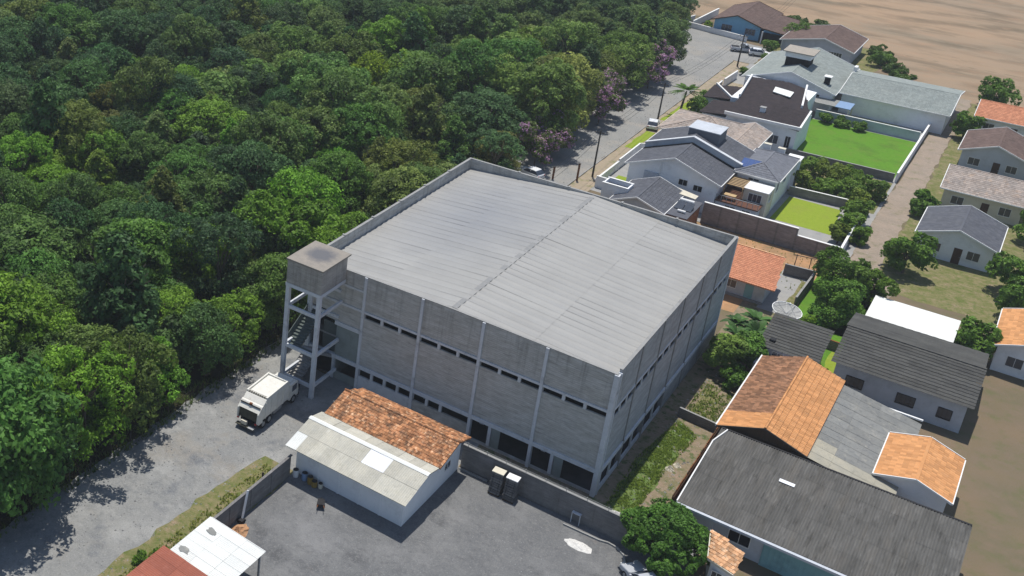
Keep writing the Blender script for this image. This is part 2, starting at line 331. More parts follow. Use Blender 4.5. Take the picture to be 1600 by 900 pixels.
def sheet_mesh(name, mat, w_, l, waves=6, amp=.022, seg=4, lip=.014):
    mb = MB(); n = waves * seg; vs = []
    for k in (0, 1):
        for i in range(n + 1):
            x = -.0 + (w_ * 1.04) * i / n; z = amp * math.sin(2 * math.pi * i / seg)
            vs.append((x, 0 if k == 0 else l * 1.06, z + (lip if k == 0 else -.004)))
    for i in range(n + 1): x, y, z = vs[i]; vs.append((x, 0, z - .012))
    fs = [(i, i + 1, n + 2 + i, n + 1 + i) for i in range(n)] + [(2 * n + 2 + i, 2 * n + 3 + i, i + 1, i) for i in range(n)]
    mb.add(vs, fs); return mb.mesh(name, mat)
def rib_mesh(name, mat, w_, l, ribs, h=.05):
    """standing-rib metal panel; x across, y up the slope"""
    mb = MB(); pr = [(0, h + .018), (w_ * .03, h + .018), (w_ * .06, h * .9)] + [(w_ * k / 12, h * math.cos(2 * math.pi * k / 12)) for k in range(1, 12)] + [(w_ * .95, h * .92), (w_ * .98, h + .018), (w_, h + .018)]
    vs = [(x, 0, z + .02) for x, z in pr] + [(x, l * 1.01, z) for x, z in pr] + [(x, 0, z - .02) for x, z in pr]
    n = len(pr)
    mb.add(vs, [(i, i + 1, n + i + 1, n + i) for i in range(n - 1)] + [(2 * n + i, 2 * n + i + 1, i + 1, i) for i in range(n - 1)]); return mb.mesh(name, mat)
def lay(parent, E0, E1, T0, mat, nx, ny, maker, name='roof_sheet', special=None, jit=.006, labels=None):
    """rectangular slope E0-E1 eave, T0 the top above E0; sheets are objects sharing one mesh"""
    E0, E1, T0 = Vector(E0), Vector(E1), Vector(T0); base = Vector(WL.get(parent.name, (0, 0, 0)))
    W, H = (E1 - E0).length, (T0 - E0).length; e = (E1 - E0).normalized(); u = (T0 - E0).normalized(); n = e.cross(u)
    if n.z < 0: E0, E1 = E1, E0; T0 = T0 + (E0 - E1) ; e = -e; n = -n
    me = maker(name, mat, W / nx, H / ny); sp = {}
    for j in range(ny):
        for i in range(nx):
            mm = me
            if special and (i, j) in special:
                k = special[(i, j)]
                if k is None: continue
                if k.name not in sp: sp[k.name] = maker(name, k, W / nx, H / ny)
                mm = sp[k.name]
            o = bpy.data.objects.new(name, mm); COL.objects.link(o); o.parent = parent
            p = E0 + e * (W * i / nx) + u * (H * j / ny) + n * (.03 + rnd.uniform(-jit, jit)) - base
            a = rnd.uniform(-.006, .006); e2 = (e + u * a).normalized(); u2 = n.cross(e2)
            o.matrix_basis = Matrix(((e2.x, u2.x, n.x, p.x), (e2.y, u2.y, n.y, p.y), (e2.z, u2.z, n.z, p.z), (0, 0, 0, 1)))
            if labels and (i, j) in labels: o['label'] = labels[(i, j)]
def window(parent, x, y, z, w_, h, face='-y', frame='white_paint', bars=1, shut=None, name='window'):
    """framed window with pane, set on a wall facing -y or +x; (x,y,z) = lower left corner"""
    f = MB(); t = .06
    def bx(mb, a0, a1, d0, d1, z0, z1):
        if face == '-y': mb.box(x + a0, x + a1, y - d1, y - d0, z + z0, z + z1)
        else: mb.box(x + d0, x + d1, y + a0, y + a1, z + z0, z + z1)
    bx(f, -t, 0, -.02, .05, -t, h + t); bx(f, w_, w_ + t, -.02, .05, -t, h + t); bx(f, 0, w_, -.02, .05, h, h + t); bx(f, -.04, w_ + .04, -.02, .09, -t - .03, 0)
    for k in range(1, bars + 1): bx(f, w_ * k / (bars + 1) - .02, w_ * k / (bars + 1) + .02, 0, .045, 0, h)
    fo = f.build(name, M[frame], parent)
    g = MB(); bx(g, 0, w_, .0, .018, 0, h); g.build('pane', M[shut or 'glass'], parent).parent = fo
    return fo
def door(parent, x, y, z, w_, h, face='-y', mat='wood'):
    d = MB(); k = MB()
    if face == '-y': d.box(x, x + w_, y - .05, y + .02, z, z + h); k.box(x + w_ - .14, x + w_ - .08, y - .10, y - .05, z + h * .45, z + h * .5)
    else: d.box(x - .02, x + .05, y, y + w_, z, z + h); k.box(x + .05, x + .10, y + w_ - .14, y + w_ - .08, z + h * .45, z + h * .5)
    do = d.build('door', M[mat], parent); k.build('handle', M['steel'], parent).parent = do
    return do
def gable(parent, x0, x1, y0, y1, rx, ze0, zr, wall, tile, ze1=None, oh=.5, axis='y', tw=.34, tl=.42, arch=.035, fascia='white_paint', wz0=0, roof=True, cap=True, ohg=None):
    """gabled volume; roof spans x0..x1 (eaves) and y0..y1; ridge along `axis` at rx. axis='x' swaps the roles"""
    if ze1 is None: ze1 = ze0
    if ohg is None: ohg = oh
    sw = (lambda p: p) if axis == 'y' else (lambda p: (p[1], p[0], p[2]))
    def zt(x): return ze0 + (zr - ze0) * (x - x0) / (rx - x0) if x < rx else ze1 + (zr - ze1) * (x1 - x) / (x1 - rx)
    a, b, c, d = x0 + oh, x1 - oh, y0 + ohg, y1 - ohg
    pts = [(a, wz0), (b, wz0), (b, zt(b) - .14), (rx, zr - .14), (a, zt(a) - .14)]
    MB().extr([sw((x, c, z)) for x, z in pts], Vector(sw((0, d - c, 0)))).build('wall', M[wall], parent)
    if roof:
        slope(parent, [sw(p) for p in ((x0, y0, ze0), (rx, y0, zr), (rx, y1, zr), (x0, y1, ze0))], M[tile], tw, tl, arch)
        slope(parent, [sw(p) for p in ((rx, y0, zr), (x1, y0, ze1), (x1, y1, ze1), (rx, y1, zr))], M[tile], tw, tl, arch)
    if fascia:
        for yy, s in ((y0, -1), (y1, 1)):
            for (xa, za, xb, zb) in ((x0, ze0, rx, zr), (rx, zr, x1, ze1)):
                MB().bar(sw((xa, yy + s * .03, za - .01)), sw((xb, yy + s * .03, zb - .01)), .09, .2).build('fascia', M[fascia], parent)
        for xx, zz, s in ((x0, ze0, -1), (x1, ze1, 1)):
            MB().bar(sw((xx + s * .05, y0 + .02, zz - .05)), sw((xx + s * .05, y1 - .02, zz - .05)), .12, .14).build('gutter', M[fascia], parent)
    if cap and roof:
        MB().bar(sw((rx, y0 + .05, zr + .03)), sw((rx, y1 - .05, zr + .03)), .26, .07).build('ridge_cap', M[tile], parent)
def hip(parent, x0, x1, y0, y1, ze, zr, tile, axis='x', inset=None, **kw):
    if axis == 'x':
        k = inset or (y1 - y0) / 2; ym = (y0 + y1) / 2; A = (x0 + k, ym, zr); B = (x1 - k, ym, zr)
        polys = [((x0, y0, ze), (x1, y0, ze), B, A), ((x1, y1, ze), (x0, y1, ze), A, B), ((x0, y1, ze), (x0, y0, ze), A), ((x1, y0, ze), (x1, y1, ze), B)]
        hips = [((x0, y0, ze), A), ((x0, y1, ze), A), ((x1, y0, ze), B), ((x1, y1, ze), B), (A, B)]
    else:
        k = inset or (x1 - x0) / 2; xm = (x0 + x1) / 2; A = (xm, y0 + k, zr); B = (xm, y1 - k, zr)
        polys = [((x0, y1, ze), (x0, y0, ze), A, B), ((x1, y0, ze), (x1, y1, ze), B, A), ((x0, y0, ze), (x1, y0, ze), A), ((x1, y1, ze), (x0, y1, ze), B)]
        hips = [((x0, y0, ze), A), ((x1, y0, ze), A), ((x0, y1, ze), B), ((x1, y1, ze), B), (A, B)]
    for p in polys: slope(parent, p, M[tile], **kw)
    mb = MB()
    for a, b in hips: 
        if (Vector(a) - Vector(b)).length > .1: mb.bar(Vector(a) + Vector((0, 0, .04)), Vector(b) + Vector((0, 0, .04)), .24, .07)
    mb.build('ridge_cap', M[tile], parent)
def gutters(parent, x0, x1, y0, y1, z, mat='white_paint'):
    for a, b in (((x0, y0), (x1, y0)), ((x1, y0), (x1, y1)), ((x1, y1), (x0, y1)), ((x0, y1), (x0, y0))):
        d = Vector((b[0] - a[0], b[1] - a[1], 0)).normalized(); nn = Vector((d.y, -d.x, 0)) * .06
        MB().bar((a[0] + nn.x + d.x * .07, a[1] + nn.y + d.y * .07, z - .06), (b[0] + nn.x - d.x * .07, b[1] + nn.y - d.y * .07, z - .06), .1, .16).build('gutter', M[mat], parent)

def wall_run(name, label, cat, pts, h, t, mat, cap=None, capmat='white_paint', group=None, piers=0, z0=0, pier_mat=None):
    """free-standing wall following pts; h number or list of heights per segment"""
    root = thing(name, label, cat, (pts[0][0], pts[0][1], 0), group=group)
    for i in range(len(pts) - 1):
        a, b = Vector((*pts[i], 0)), Vector((*pts[i + 1], 0)); hh = h[i] if isinstance(h, (list, tuple)) else h
        d = (b - a).normalized(); nn = Vector((-d.y, d.x, 0)) * t / 2
        aa = a - d * (t / 2 - .003 * i) ; bb = b + d * (t / 2 - .002)
        if i and not isinstance(h, (list, tuple)): aa = a + d * t / 2
        MB().prism([(aa - nn)[:2], (bb - nn)[:2], (bb + nn)[:2], (aa + nn)[:2]], z0, hh).build('wall_panel' if len(pts) > 2 else 'wall_panel', M[mat], root)
        if cap: MB().prism([(aa - nn * 1.35)[:2], (bb - nn * 1.35)[:2], (bb + nn * 1.35)[:2], (aa + nn * 1.35)[:2]], hh, hh + cap).build('coping', M[capmat], root)
        if piers:
            k = max(1, round((b - a).length / piers))
            for j in range(k + 1):
                p = a + (b - a) * j / k; s = t * .75
                MB().box(p.x - s, p.x + s, p.y - s, p.y + s, z0, hh + (cap or 0) + .05).build('pier', M[pier_mat or mat], root)
    return root

# ---------------------------------------------------------------- ground
def sheet(name, poly, layer, mat, kind='structure', wob=0, seed=1):
    pts = []
    r = random.Random(seed)
    if wob:
        n = len(poly)
        for i in range(n):
            a, b = Vector(poly[i]), Vector(poly[(i + 1) % n]); L_ = (b - a).length; k = max(1, int(L_ / 1.2)); d = (b - a).normalized() if L_ else Vector((0, 0)); nn = Vector((-d.y, d.x))
            for j in range(k): pts.append(a + (b - a) * j / k + nn * (r.uniform(-wob, wob) if j else 0))
    else: pts = [Vector(p) for p in poly]
    mb = MB(); mb.add([(p.x, p.y, layer * .004) for p in pts], [tuple(range(len(pts)))])
    o = mb.build(name, M[mat]); o['kind'] = kind; return o
sheet('ground', [(-2500, -2500), (2500, -2500), (2500, 2500), (-2500, 2500)], 0, 'soil')
sheet('field', [(-75, 176), (900, 176), (900, 900), (-400, 900), (-75, 240)], 1, 'field')
sheet('field', [(-8, 150), (120, 150), (120, 176), (-8, 176)], 2, 'field', wob=.5)
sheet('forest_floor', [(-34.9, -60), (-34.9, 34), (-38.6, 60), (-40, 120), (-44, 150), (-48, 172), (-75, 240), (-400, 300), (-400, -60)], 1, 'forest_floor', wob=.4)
sheet('gravel_road', [(-35.1, -70), (-23.4, -70), (-23.4, -15.2), (-10.8, -15.2), (-10.8, 0), (-30.5, 0.3), (-30.5, 34), (-35.1, 34)], 2, 'gravel', wob=.25)
sheet('street', [(-36.2, 33.9), (-28.6, 33.9), (-28.6, 146), (-25, 146), (-25, 160.4), (-28.5, 160.4), (-45.5, 165.2), (-44, 150), (-40.2, 120), (-38.8, 60)], 3, 'street', wob=.2)
sheet('roadside_grass', [(-26.2, -48), (-21.4, -48), (-21.4, -14.6), (-24.6, -14.6), (-25.3, -22)], 4, 'rough_grass', wob=.28)
sheet('yard', [(-21.4, -70), (9, -70), (9, -.2), (3, -4.1), (-21.4, -4.4)], 3, 'yard')
sheet('service_strip', [(-10.8, -4.1), (0, -4.1), (0, .5), (-10.8, .5)], 4, 'side_lot')
sheet('side_lot', [(0, -3.9), (6.5, -3.9), (6.5, 17.4), (6.5, 46), (0, 46)], 3, 'side_lot')
sheet('side_grass', [(1.4, -3), (3.3, -3), (3.4, 8), (3.9, 15), (2.2, 16.5), (1.0, 8)], 4, 'green_patch', wob=.35, seed=3)
sheet('side_grass', [(2.0, 17.6), (4.6, 17.6), (3.4, 24), (2.2, 24)], 4, 'rough_grass', wob=.35, seed=4)
sheet('dirt_lot', [(-13.5, 42), (6.4, 42), (6.4, 64.1), (-13.5, 64.1)], 2, 'dirt', wob=.1)
sheet('concrete_court', [(1.6, 45.2), (4.6, 45.2), (5.0, 58.6), (1.6, 58.2)], 4, 'paving')
sheet('courtyard_grass', [(4.0, 47.5), (4.85, 48.4), (4.95, 55.8), (4.1, 55.8)], 5, 'rough_grass', wob=.15)
sheet('garden_ground', [(5.2, 34), (12, 34), (12, 60), (5.2, 60)], 5, 'lawn', wob=.1)
sheet('walkway_grass', [(10.55, 31.6), (11.7, 31.6), (12.2, 42), (10.4, 42)], 6, 'lawn_y', wob=.1)
sheet('lane', [(7.2, 62), (10.6, 62), (10.6, 152), (7.6, 152)], 4, 'lane', wob=.2)
sheet('lane', [(9.3, 45), (13, 45), (13, 62.05), (7.5, 66)], 5, 'lane', wob=.2)
sheet('houses_ground', [(-25.6, 64.4), (7.2, 64.4), (7.2, 158), (-25.6, 146)], 2, 'paving')
sheet('verge', [(-28.35, 35), (-25.6, 35), (-25.6, 145.6), (-28.35, 145.6)], 4, 'verge', wob=.12)
sheet('verge_grass', [(-27.9, 84.5), (-26.3, 84.5), (-26.3, 94.0), (-27.7, 94)], 5, 'lawn_y', wob=.15)
sheet('verge_grass', [(-27.9, 101), (-25.9, 101), (-26.0, 115), (-27.4, 115)], 5, 'lawn_y', wob=.15)
sheet('lawn', [(-3.7, 72.4), (3.9, 72.4), (3.1, 82.2), (-3.5, 82.2)], 4, 'lawn_y')
sheet('lawn', [(-8.9, 99.3), (6.6, 99.3), (6.6, 120.3), (-9.0, 120.3)], 4, 'lawn')
sheet('lawn', [(-4.6, 121.4), (3.0, 121.4), (3.0, 127), (-4.6, 127)], 4, 'lawn_y')
sheet('lawn', [(-24.4, 66.8), (-21.2, 66.8), (-21.2, 72.5), (-24.4, 72.5)], 4, 'lawn_y')
sheet('garden_soil', [(-5, 84), (6.8, 84), (6.8, 98.3), (-5, 98.3)], 5, 'rough_grass')
sheet('garden_soil', [(-25.2, 118.8), (-21.9, 118.8), (-21.9, 131), (-25.2, 131)], 5, 'verge')
sheet('garden_soil', [(-24.6, 147), (-6, 147), (-6, 175), (-24.6, 175)], 5, 'rough_grass', wob=.3)
mb = MB()                                # kerb of the street
for i in range(26): mb.box(-28.6, -28.42, 36 + i * 4.2, 36 + i * 4.2 + 4.17, 0, .12)
struct('kerb', mb, M['concrete'])

# ---------------------------------------------------------------- warehouse
W = thing('warehouse', 'huge unfinished grey concrete block warehouse with a pale ribbed metal roof', 'warehouse', (0, 0, 0))
FX = [0, -6.16, -12.09, -18.16, -24.2, -30.48]; SY = [k * 5.63 for k in range(7)]; ZT, ZF = 12.72, 12.42
X1, Y1 = FX[5], SY[6]
def part(name, mb, mat, parent=W, **k): return mb.build(name, M[mat], parent, **k)
def ftop(x): return ZF + .2 * (1 - abs(x - X1 / 2) / abs(X1 / 2))
for i, x in enumerate(FX):
    w0, w1 = (x - .36, x + .03) if i == 0 else (x - .14, x + .14)
    if i == 5: w0, w1 = x - .03, x + .3
    part('column', MB().box(w0, w1, -.16, .32, 0, ftop(x) - .02), 'conc_blue')
for i, y in enumerate(SY[1:-1]): part('column', MB().box(-.3, .07, y - .11, y + .11, 0, ZT - .03), 'concrete')
part('column', MB().box(-.3, .1, Y1 - .3, Y1 + .03, 0, ZT - .03), 'conc_blue')
part('column', MB().box(-.22, .10, .33, .50, 0, ZT - .25), 'conc_blue')
# front bays
for i in range(5):
    a, b = FX[i + 1] + .14, FX[i] - (.36 if i == 0 else .14)
    if i == 4: a = X1 + .3
    za, zb = ftop(a), ftop(b)
    poly = [(a, 0, 8.86), (b, 0, 8.86), (b, 0, zb), (a, 0, za)]
    if a < X1 / 2 < b: poly = poly[:3] + [(X1 / 2, 0, ftop(X1 / 2))] + poly[3:]
    part('wall_panel', MB().extr(poly, (0, .2, 0)), 'block')
    if i < 4:
        part('beam', MB().box(a, b, -.10, .22, 8.62, 8.855), 'conc_blue')
        part('wall_panel', MB().box(a, b, 0, .2, 2.82, 8.05), 'block')
        L_ = (b - a); n = 3
        for k in range(1, 3): part('window_post', MB().box(a + L_ * k / 3 - .13, a + L_ * k / 3 + .13, -.03, .2, 8.055, 8.615), 'conc_blue')
        part('beam', MB().box(a, b, -.12, .26, 2.40, 2.815), 'conc_blue')
        if i >= 2:
            part('low_wall', MB().box(a, b, .02, .2, 0, 1.55), 'conc_blue' if i == 3 else 'block')
            for k in range(1, 4 if i == 3 else 3): part('window_post', MB().box(a + L_ * k / 4 - .13, a + L_ * k / 4 + .13, -.02, .2, 1.555, 2.395), 'conc_blue')
        else:
            part('low_wall', MB().box(a, b, .02, .2, 0, .25), 'block')
            part('window_post', MB().box(a + L_ * .33 - .15, a + L_ * .33 + .15, -.02, .2, .255, 2.395), 'conc_blue')
            part('door_panel', MB().box(a + L_ * .33 + .2, a + L_ * .33 + 1.0, .05, .12, .255, 2.3), 'plaster_green')
    else:      # stair bay behind the water tower
        part('beam', MB().box(a, b, -.10, .22, 8.62, 8.855), 'conc_blue')
        part('beam', MB().box(a, b, -.06, .24, 10.75, 10.95), 'conc_blue')
        part('wall_panel', MB().box(-28.3, b, 0, .2, 6.62, 8.615), 'block')
        part('wall_panel', MB().box(a, -28.305, 0, .2, 7.4, 8.615), 'block')
        part('beam', MB().box(-27.2, b, -.10, .26, 6.2, 6.615), 'conc_blue')
        part('wall_panel', MB().box(-27.0, b, .02, .2, 2.82, 6.195), 'plaster_green')
        part('beam', MB().box(a, b, -.12, .26, 2.40, 2.815), 'conc_blue')
        part('window_post', MB().box(-27.2, -26.95, -.02, .3, 0, 2.395), 'conc_blue')
        part('low_wall', MB().box(-26.9, b, .06, .2, 0, .9), 'plaster_green')
        part('stair_wall', MB().box(a, -27.0, 4.0, 4.2, 0, 7.4), 'plaster_green')
        part('stair_wall', MB().box(-27.0, -26.85, .25, 4.0, 0, 7.4), 'plaster_green')
        part('landing', MB().box(a, -27.0, 2.9, 4.0, 2.6, 2.8), 'concrete')
        part('landing', MB().box(a, -27.0, 2.9, 4.0, 6.1, 6.3), 'concrete')
        part('landing', MB().box(-30.1, -27.0, .3, 1.2, 4.5, 4.7), 'concrete')
# right side bays
for i in range(6):
    a, b = SY[i] + (.5 if i == 0 else .14), SY[i + 1] - (.3 if i == 5 else .14)
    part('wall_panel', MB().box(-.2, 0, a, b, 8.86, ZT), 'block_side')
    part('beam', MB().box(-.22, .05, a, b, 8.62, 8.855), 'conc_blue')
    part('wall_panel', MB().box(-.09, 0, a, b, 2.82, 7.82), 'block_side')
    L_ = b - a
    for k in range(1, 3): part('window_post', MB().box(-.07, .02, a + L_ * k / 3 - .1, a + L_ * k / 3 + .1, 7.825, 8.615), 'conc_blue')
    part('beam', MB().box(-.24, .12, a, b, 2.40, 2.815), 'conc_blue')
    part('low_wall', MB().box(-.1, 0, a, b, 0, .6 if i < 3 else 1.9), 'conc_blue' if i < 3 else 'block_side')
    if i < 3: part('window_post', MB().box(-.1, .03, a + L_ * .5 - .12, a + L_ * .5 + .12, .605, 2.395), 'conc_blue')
# left and back walls, parapet cap
part('wall_panel', MB().box(X1, X1 + .2, .33, Y1, 0, ZT), 'block')
part('wall_panel', MB().box(X1 + .2, -.3, Y1 - .2, Y1, 0, ZT), 'block')
part('coping', MB().box(X1 - .04, X1 + .24, .33, Y1 + .04, ZT, ZT + .06), 'concrete')
part('coping', MB().box(X1 + .24, .04, Y1 - .24, Y1 + .04, ZT, ZT + .06), 'concrete')
part('coping', MB().box(-.24, .04, .5, Y1 - .24, ZT, ZT + .06), 'concrete')
for k in range(6): part('parapet_stub', MB().box(X1 - .1, X1 + .3, SY[k] + .6 if k == 0 else SY[k] - .12, SY[k] + .85 if k == 0 else SY[k] + .12, ZT + .062, ZT + .16), 'concrete')
for k in range(1, 5): part('parapet_stub', MB().box(FX[k] - .12, FX[k] + .12, Y1 - .3, Y1 + .1, ZT + .062, ZT + .15), 'concrete')
# floor slabs and dark interior
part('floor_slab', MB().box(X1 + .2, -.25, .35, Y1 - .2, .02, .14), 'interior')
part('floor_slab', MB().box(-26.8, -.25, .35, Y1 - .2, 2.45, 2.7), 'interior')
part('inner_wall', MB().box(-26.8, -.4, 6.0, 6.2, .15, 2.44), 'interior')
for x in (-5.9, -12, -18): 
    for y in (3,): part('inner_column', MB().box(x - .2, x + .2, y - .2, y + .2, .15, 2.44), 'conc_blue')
# roof: two slopes of long panels
RX, RZ, EZ = X1 / 2, 12.62, 11.45
mk = lambda n, mt, w_, l: rib_mesh(n, mt, w_, l, [], .036)
lay(W, (-.22, .22, EZ + .1), (-.22, Y1 - .22, EZ + .1), (RX, .22, RZ), M['roofmetal'], 31, 2, mk, 'roof_panel')
lay(W, (X1 + .22, Y1 - .22, EZ), (X1 + .22, .22, EZ), (RX, Y1 - .22, RZ), M['roofmetal'], 31, 2, mk, 'roof_panel')
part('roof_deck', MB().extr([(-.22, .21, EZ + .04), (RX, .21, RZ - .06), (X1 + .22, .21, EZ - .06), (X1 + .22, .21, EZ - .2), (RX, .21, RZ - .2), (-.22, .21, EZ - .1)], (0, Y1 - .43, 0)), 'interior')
r_ = random.Random(4); y = .3
while y < Y1 - 1.3:
    l = r_.uniform(1.0, 1.15); part('ridge_cap', MB().bar((RX, y, RZ + .05), (RX, y + 1.09, RZ + .05), .5, .03), 'roof_patch' if r_.random() < .4 else 'roofmetal'); y += 1.09
# front edge flashing
part('flashing', MB().extr([(-.1, -.03, ZF + .0), (RX, -.03, ftop(RX) + .0), (X1, -.03, ZF + .0), (X1, -.03, ZF + .05), (RX, -.03, ftop(RX) + .05), (-.1, -.03, ZF + .05)], (0, .27, 0)), 'concrete')

# ---------------------------------------------------------------- water tower
T = thing('water_tower', 'block water tank tower on four concrete legs at the left corner of the warehouse', 'water tower', (-28.85, -2.1, 0))
TX, TY = (-30.12, -26.6), (-4.35, -.1)
for x in TX:
    for y in TY:
        if x > -30 and y > -1: continue
        part('leg', MB().box(x - .2, x + .2, y - .18, y + .18 if y < -1 else y + .09, 0, 11.2), 'conc_blue', T)
for z in (9.0, 4.7, 1.25):
    part('beam', MB().box(TX[0] + .2, TX[1] - .2, TY[0] - .12, TY[0] + .12, z - .16, z + .16), 'conc_blue', T)
    part('beam', MB().box(TX[1] - .14, TX[1] + .1, TY[0] + .18, -.165, z - .16, z + .16), 'conc_blue', T)
    part('beam', MB().box(TX[0] - .12, TX[0] + .12, TY[0] + .18, TY[1] - .18, z - .16, z + .16), 'conc_blue', T)
part('beam', MB().box(TX[0] + .2, TX[1] - .22, TY[1] - .12, TY[1] + .09, 7.0, 7.3), 'conc_blue', T)
part('beam', MB().box(TX[0] + .2, TX[1] - .22, TY[1] - .12, TY[1] + .09, 9.9, 10.2), 'conc_blue', T)
part('ring_beam', MB().box(TX[0] - .24, TX[1] + .24, TY[0] - .22, -.17, 11.2, 11.55), 'conc_blue', T)
part('tank', MB().box(TX[0] - .2, TX[1] + .2, TY[0] - .18, -.17, 11.55, 14.0), 'block_tank', T)
m_, nt_, b_, N_, L__ = newmat('stained_slab')
P_ = pos(nt_); g_ = N_('ShaderNodeVectorMath'); g_.operation = 'DISTANCE'; L__(P_, g_.inputs[0]); g_.inputs[1].default_value = (-28.3, -1.9, 14.2)
ad_ = N_('ShaderNodeMath'); ad_.operation = 'MULTIPLY_ADD'; L__(noise(nt_, P_, 1.4, 5), ad_.inputs[0]); ad_.inputs[1].default_value = 1.3; L__(g_.outputs['Value'], ad_.inputs[2])
c_ = mixc(nt_, rampf(nt_, noise(nt_, P_, 2.5, 5), .3, .7), (.27, .24, .205), (.215, .195, .17))
c_ = mixc(nt_, rampf(nt_, ad_.outputs[0], 1.5, 2.5, .85, 0), c_, (.085, .09, .105)); L__(c_, b_.inputs['Base Color']); b_.inputs['Roughness'].default_value = .9
M['stained_slab'] = m_
part('lid_slab', MB().box(TX[0] - .3, TX[1] + .34, TY[0] - .3, .25, 14.0, 14.18), 'stained_slab', T, bevel=.03)
S_ = thing('staircase', 'concrete outdoor staircase rising between the legs of the water tower', 'staircase', (-29, 1, 0))
def flight(x0, x1, ya, yb, za, zb, n, mat='concrete'):
    for k in range(n):
        y0 = ya + (yb - ya) * k / n; y1 = ya + (yb - ya) * (k + 1) / n; z = za + (zb - za) * (k + 1) / n
        part('step', MB().box(x0, x1, min(y0, y1), max(y0, y1), z - .2, z), mat, S_)
    part('stringer', MB().bar((x0 - .06, ya, za + .1), (x0 - .06, yb, zb), .1, .35), mat, S_)
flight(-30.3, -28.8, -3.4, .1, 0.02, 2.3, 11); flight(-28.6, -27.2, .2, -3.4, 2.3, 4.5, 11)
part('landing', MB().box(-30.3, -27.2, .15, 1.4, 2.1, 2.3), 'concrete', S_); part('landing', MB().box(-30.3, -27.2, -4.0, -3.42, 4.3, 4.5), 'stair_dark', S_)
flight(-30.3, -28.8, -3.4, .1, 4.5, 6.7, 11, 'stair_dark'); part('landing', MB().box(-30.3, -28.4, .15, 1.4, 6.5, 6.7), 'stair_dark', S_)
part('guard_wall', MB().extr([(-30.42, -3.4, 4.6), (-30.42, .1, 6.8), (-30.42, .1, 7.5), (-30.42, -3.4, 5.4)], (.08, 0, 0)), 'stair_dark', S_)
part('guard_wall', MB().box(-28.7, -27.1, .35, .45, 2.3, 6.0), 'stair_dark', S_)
# ---------------------------------------------------------------- white shed in the yard
SH = thing('shed', 'long white walled shed roofed half in cream corrugated sheets and half in orange clay tiles', 'shed', (-16, -10, 0))
prof = [(-14.55, 0), (-4.55, 0), (-4.55, 3.28), (-6.3, 3.9), (-9.6, 3.32), (-9.9, 3.38), (-11.75, 3.8), (-14.55, 3.14)]
part('wall', MB().extr([(-21.35, y, z) for y, z in prof], (.18, 0, 0)), 'white_wall', SH)
part('wall', MB().extr([(-10.88, y, z) for y, z in prof], (.18, 0, 0)), 'white_wall', SH)
part('wall', MB().box(-21.17, -10.88, -14.55, -14.37, 0, 3.14), 'white_wall', SH)
part('wall', MB().box(-21.17, -10.88, -4.73, -4.55, 0, 3.28), 'white_wall', SH)
for k in range(1, 5): part('pilaster', MB().box(-21.17 + k * 2.06, -21.0 + k * 2.06, -14.6, -14.55, 0, 3.1), 'white_wall', SH)
lay(SH, (-22.0, -15.5, 3.02), (-10.15, -15.5, 3.02), (-22.0, -11.7, 3.92), M['fibre'], 11, 2, sheet_mesh, 'roof_sheet', {(7, 1): M['translucent'], (0, 0): M['fibre_white'], (6, 1): M['translucent']}, jit=.01,
    labels={(7, 1): 'translucent white plastic sheet', (6, 1): 'translucent white plastic sheet'})
lay(SH, (-10.15, -9.75, 3.42), (-22.0, -9.75, 3.42), (-10.15, -11.7, 3.92), M['fibre'], 11, 1, sheet_mesh, 'roof_sheet', jit=.01)
part('roof_deck', MB().extr([(-21.9, -15.4, 2.95), (-21.9, -11.7, 3.84), (-21.9, -9.8, 3.36), (-21.9, -9.8, 3.3), (-21.9, -11.7, 3.78), (-21.9, -15.4, 2.9)], (11.7, 0, 0)), 'fibre', SH)
part('ridge_cap', MB().extr([(-22.05, -11.95, 3.94), (-22.05, -11.7, 4.03), (-22.05, -11.45, 3.94), (-22.05, -11.45, 3.91), (-22.05, -11.7, 3.99), (-22.05, -11.95, 3.91)], (11.95, 0, 0)), 'fibre_white', SH)
slope(SH, [(-21.75, -9.8, 3.46), (-10.05, -9.8, 3.46), (-10.05, -6.45, 4.25), (-21.75, -6.45, 4.25)], M['clay_old'], .23, .34, .05, jit=.012)
slope(SH, [(-10.05, -6.45, 4.25), (-21.75, -6.45, 4.25), (-21.2, -4.1, 3.45), (-10.05, -4.1, 3.45)], M['clay_old'], .23, .34, .05, jit=.012)
mb = MB()
for k in range(34): mb.tube((-21.75 + k * .344, -6.45, 4.3), (-21.75 + (k + 1) * .344 + .04, -6.45, 4.31), .12, .10, 6, t=rnd.random())
part('ridge_tiles', mb, 'clay_old', SH, kind='stuff')
window(SH, -10.70, -7.4, 1.5, 1.0, .6, '+x')
# ---------------------------------------------------------------- walls of the yard
BW = thing('boundary_wall', 'long dark block wall with a mesh wire top along the front of the warehouse', 'wall', (-1, -4, 0))
for i in range(5):
    a = -10.66 + i * 3.0; b = min(a + 2.78, 4.4)
    part('wall_panel', MB().box(a, b, -4.12, -3.96, 0, 2.35), 'block_dark', BW); part('pier', MB().box(b, b + .22, -4.17, -3.91, 0, 2.42), 'block_dark', BW)
part('coping', MB().box(-10.66, 4.4, -4.16, -3.92, 2.425, 2.47), 'concrete', BW)
for i in range(9):
    x = -10.2 + i * 1.8; part('wire_post', MB().tube((x, -4.04, 2.46), (x, -4.04 - .1, 2.85), .025, n=5), 'steel', BW)
for k in (0, 1): part('wire', MB().tube((-10.6, -4.07 - .03 * k, 2.62 + k * .14), (4.3, -4.07 - .03 * k, 2.62 + k * .14), .010, n=3), 'steel', BW)
part('kerb_stone', MB().box(-10.6, -7.9, -4.5, -4.3, 0, .12), 'concrete', BW)
BL = thing('boundary_wall', 'dark grey block wall between the gravel road and the yard, left of the shed', 'wall', (-21.4, -24, 0))
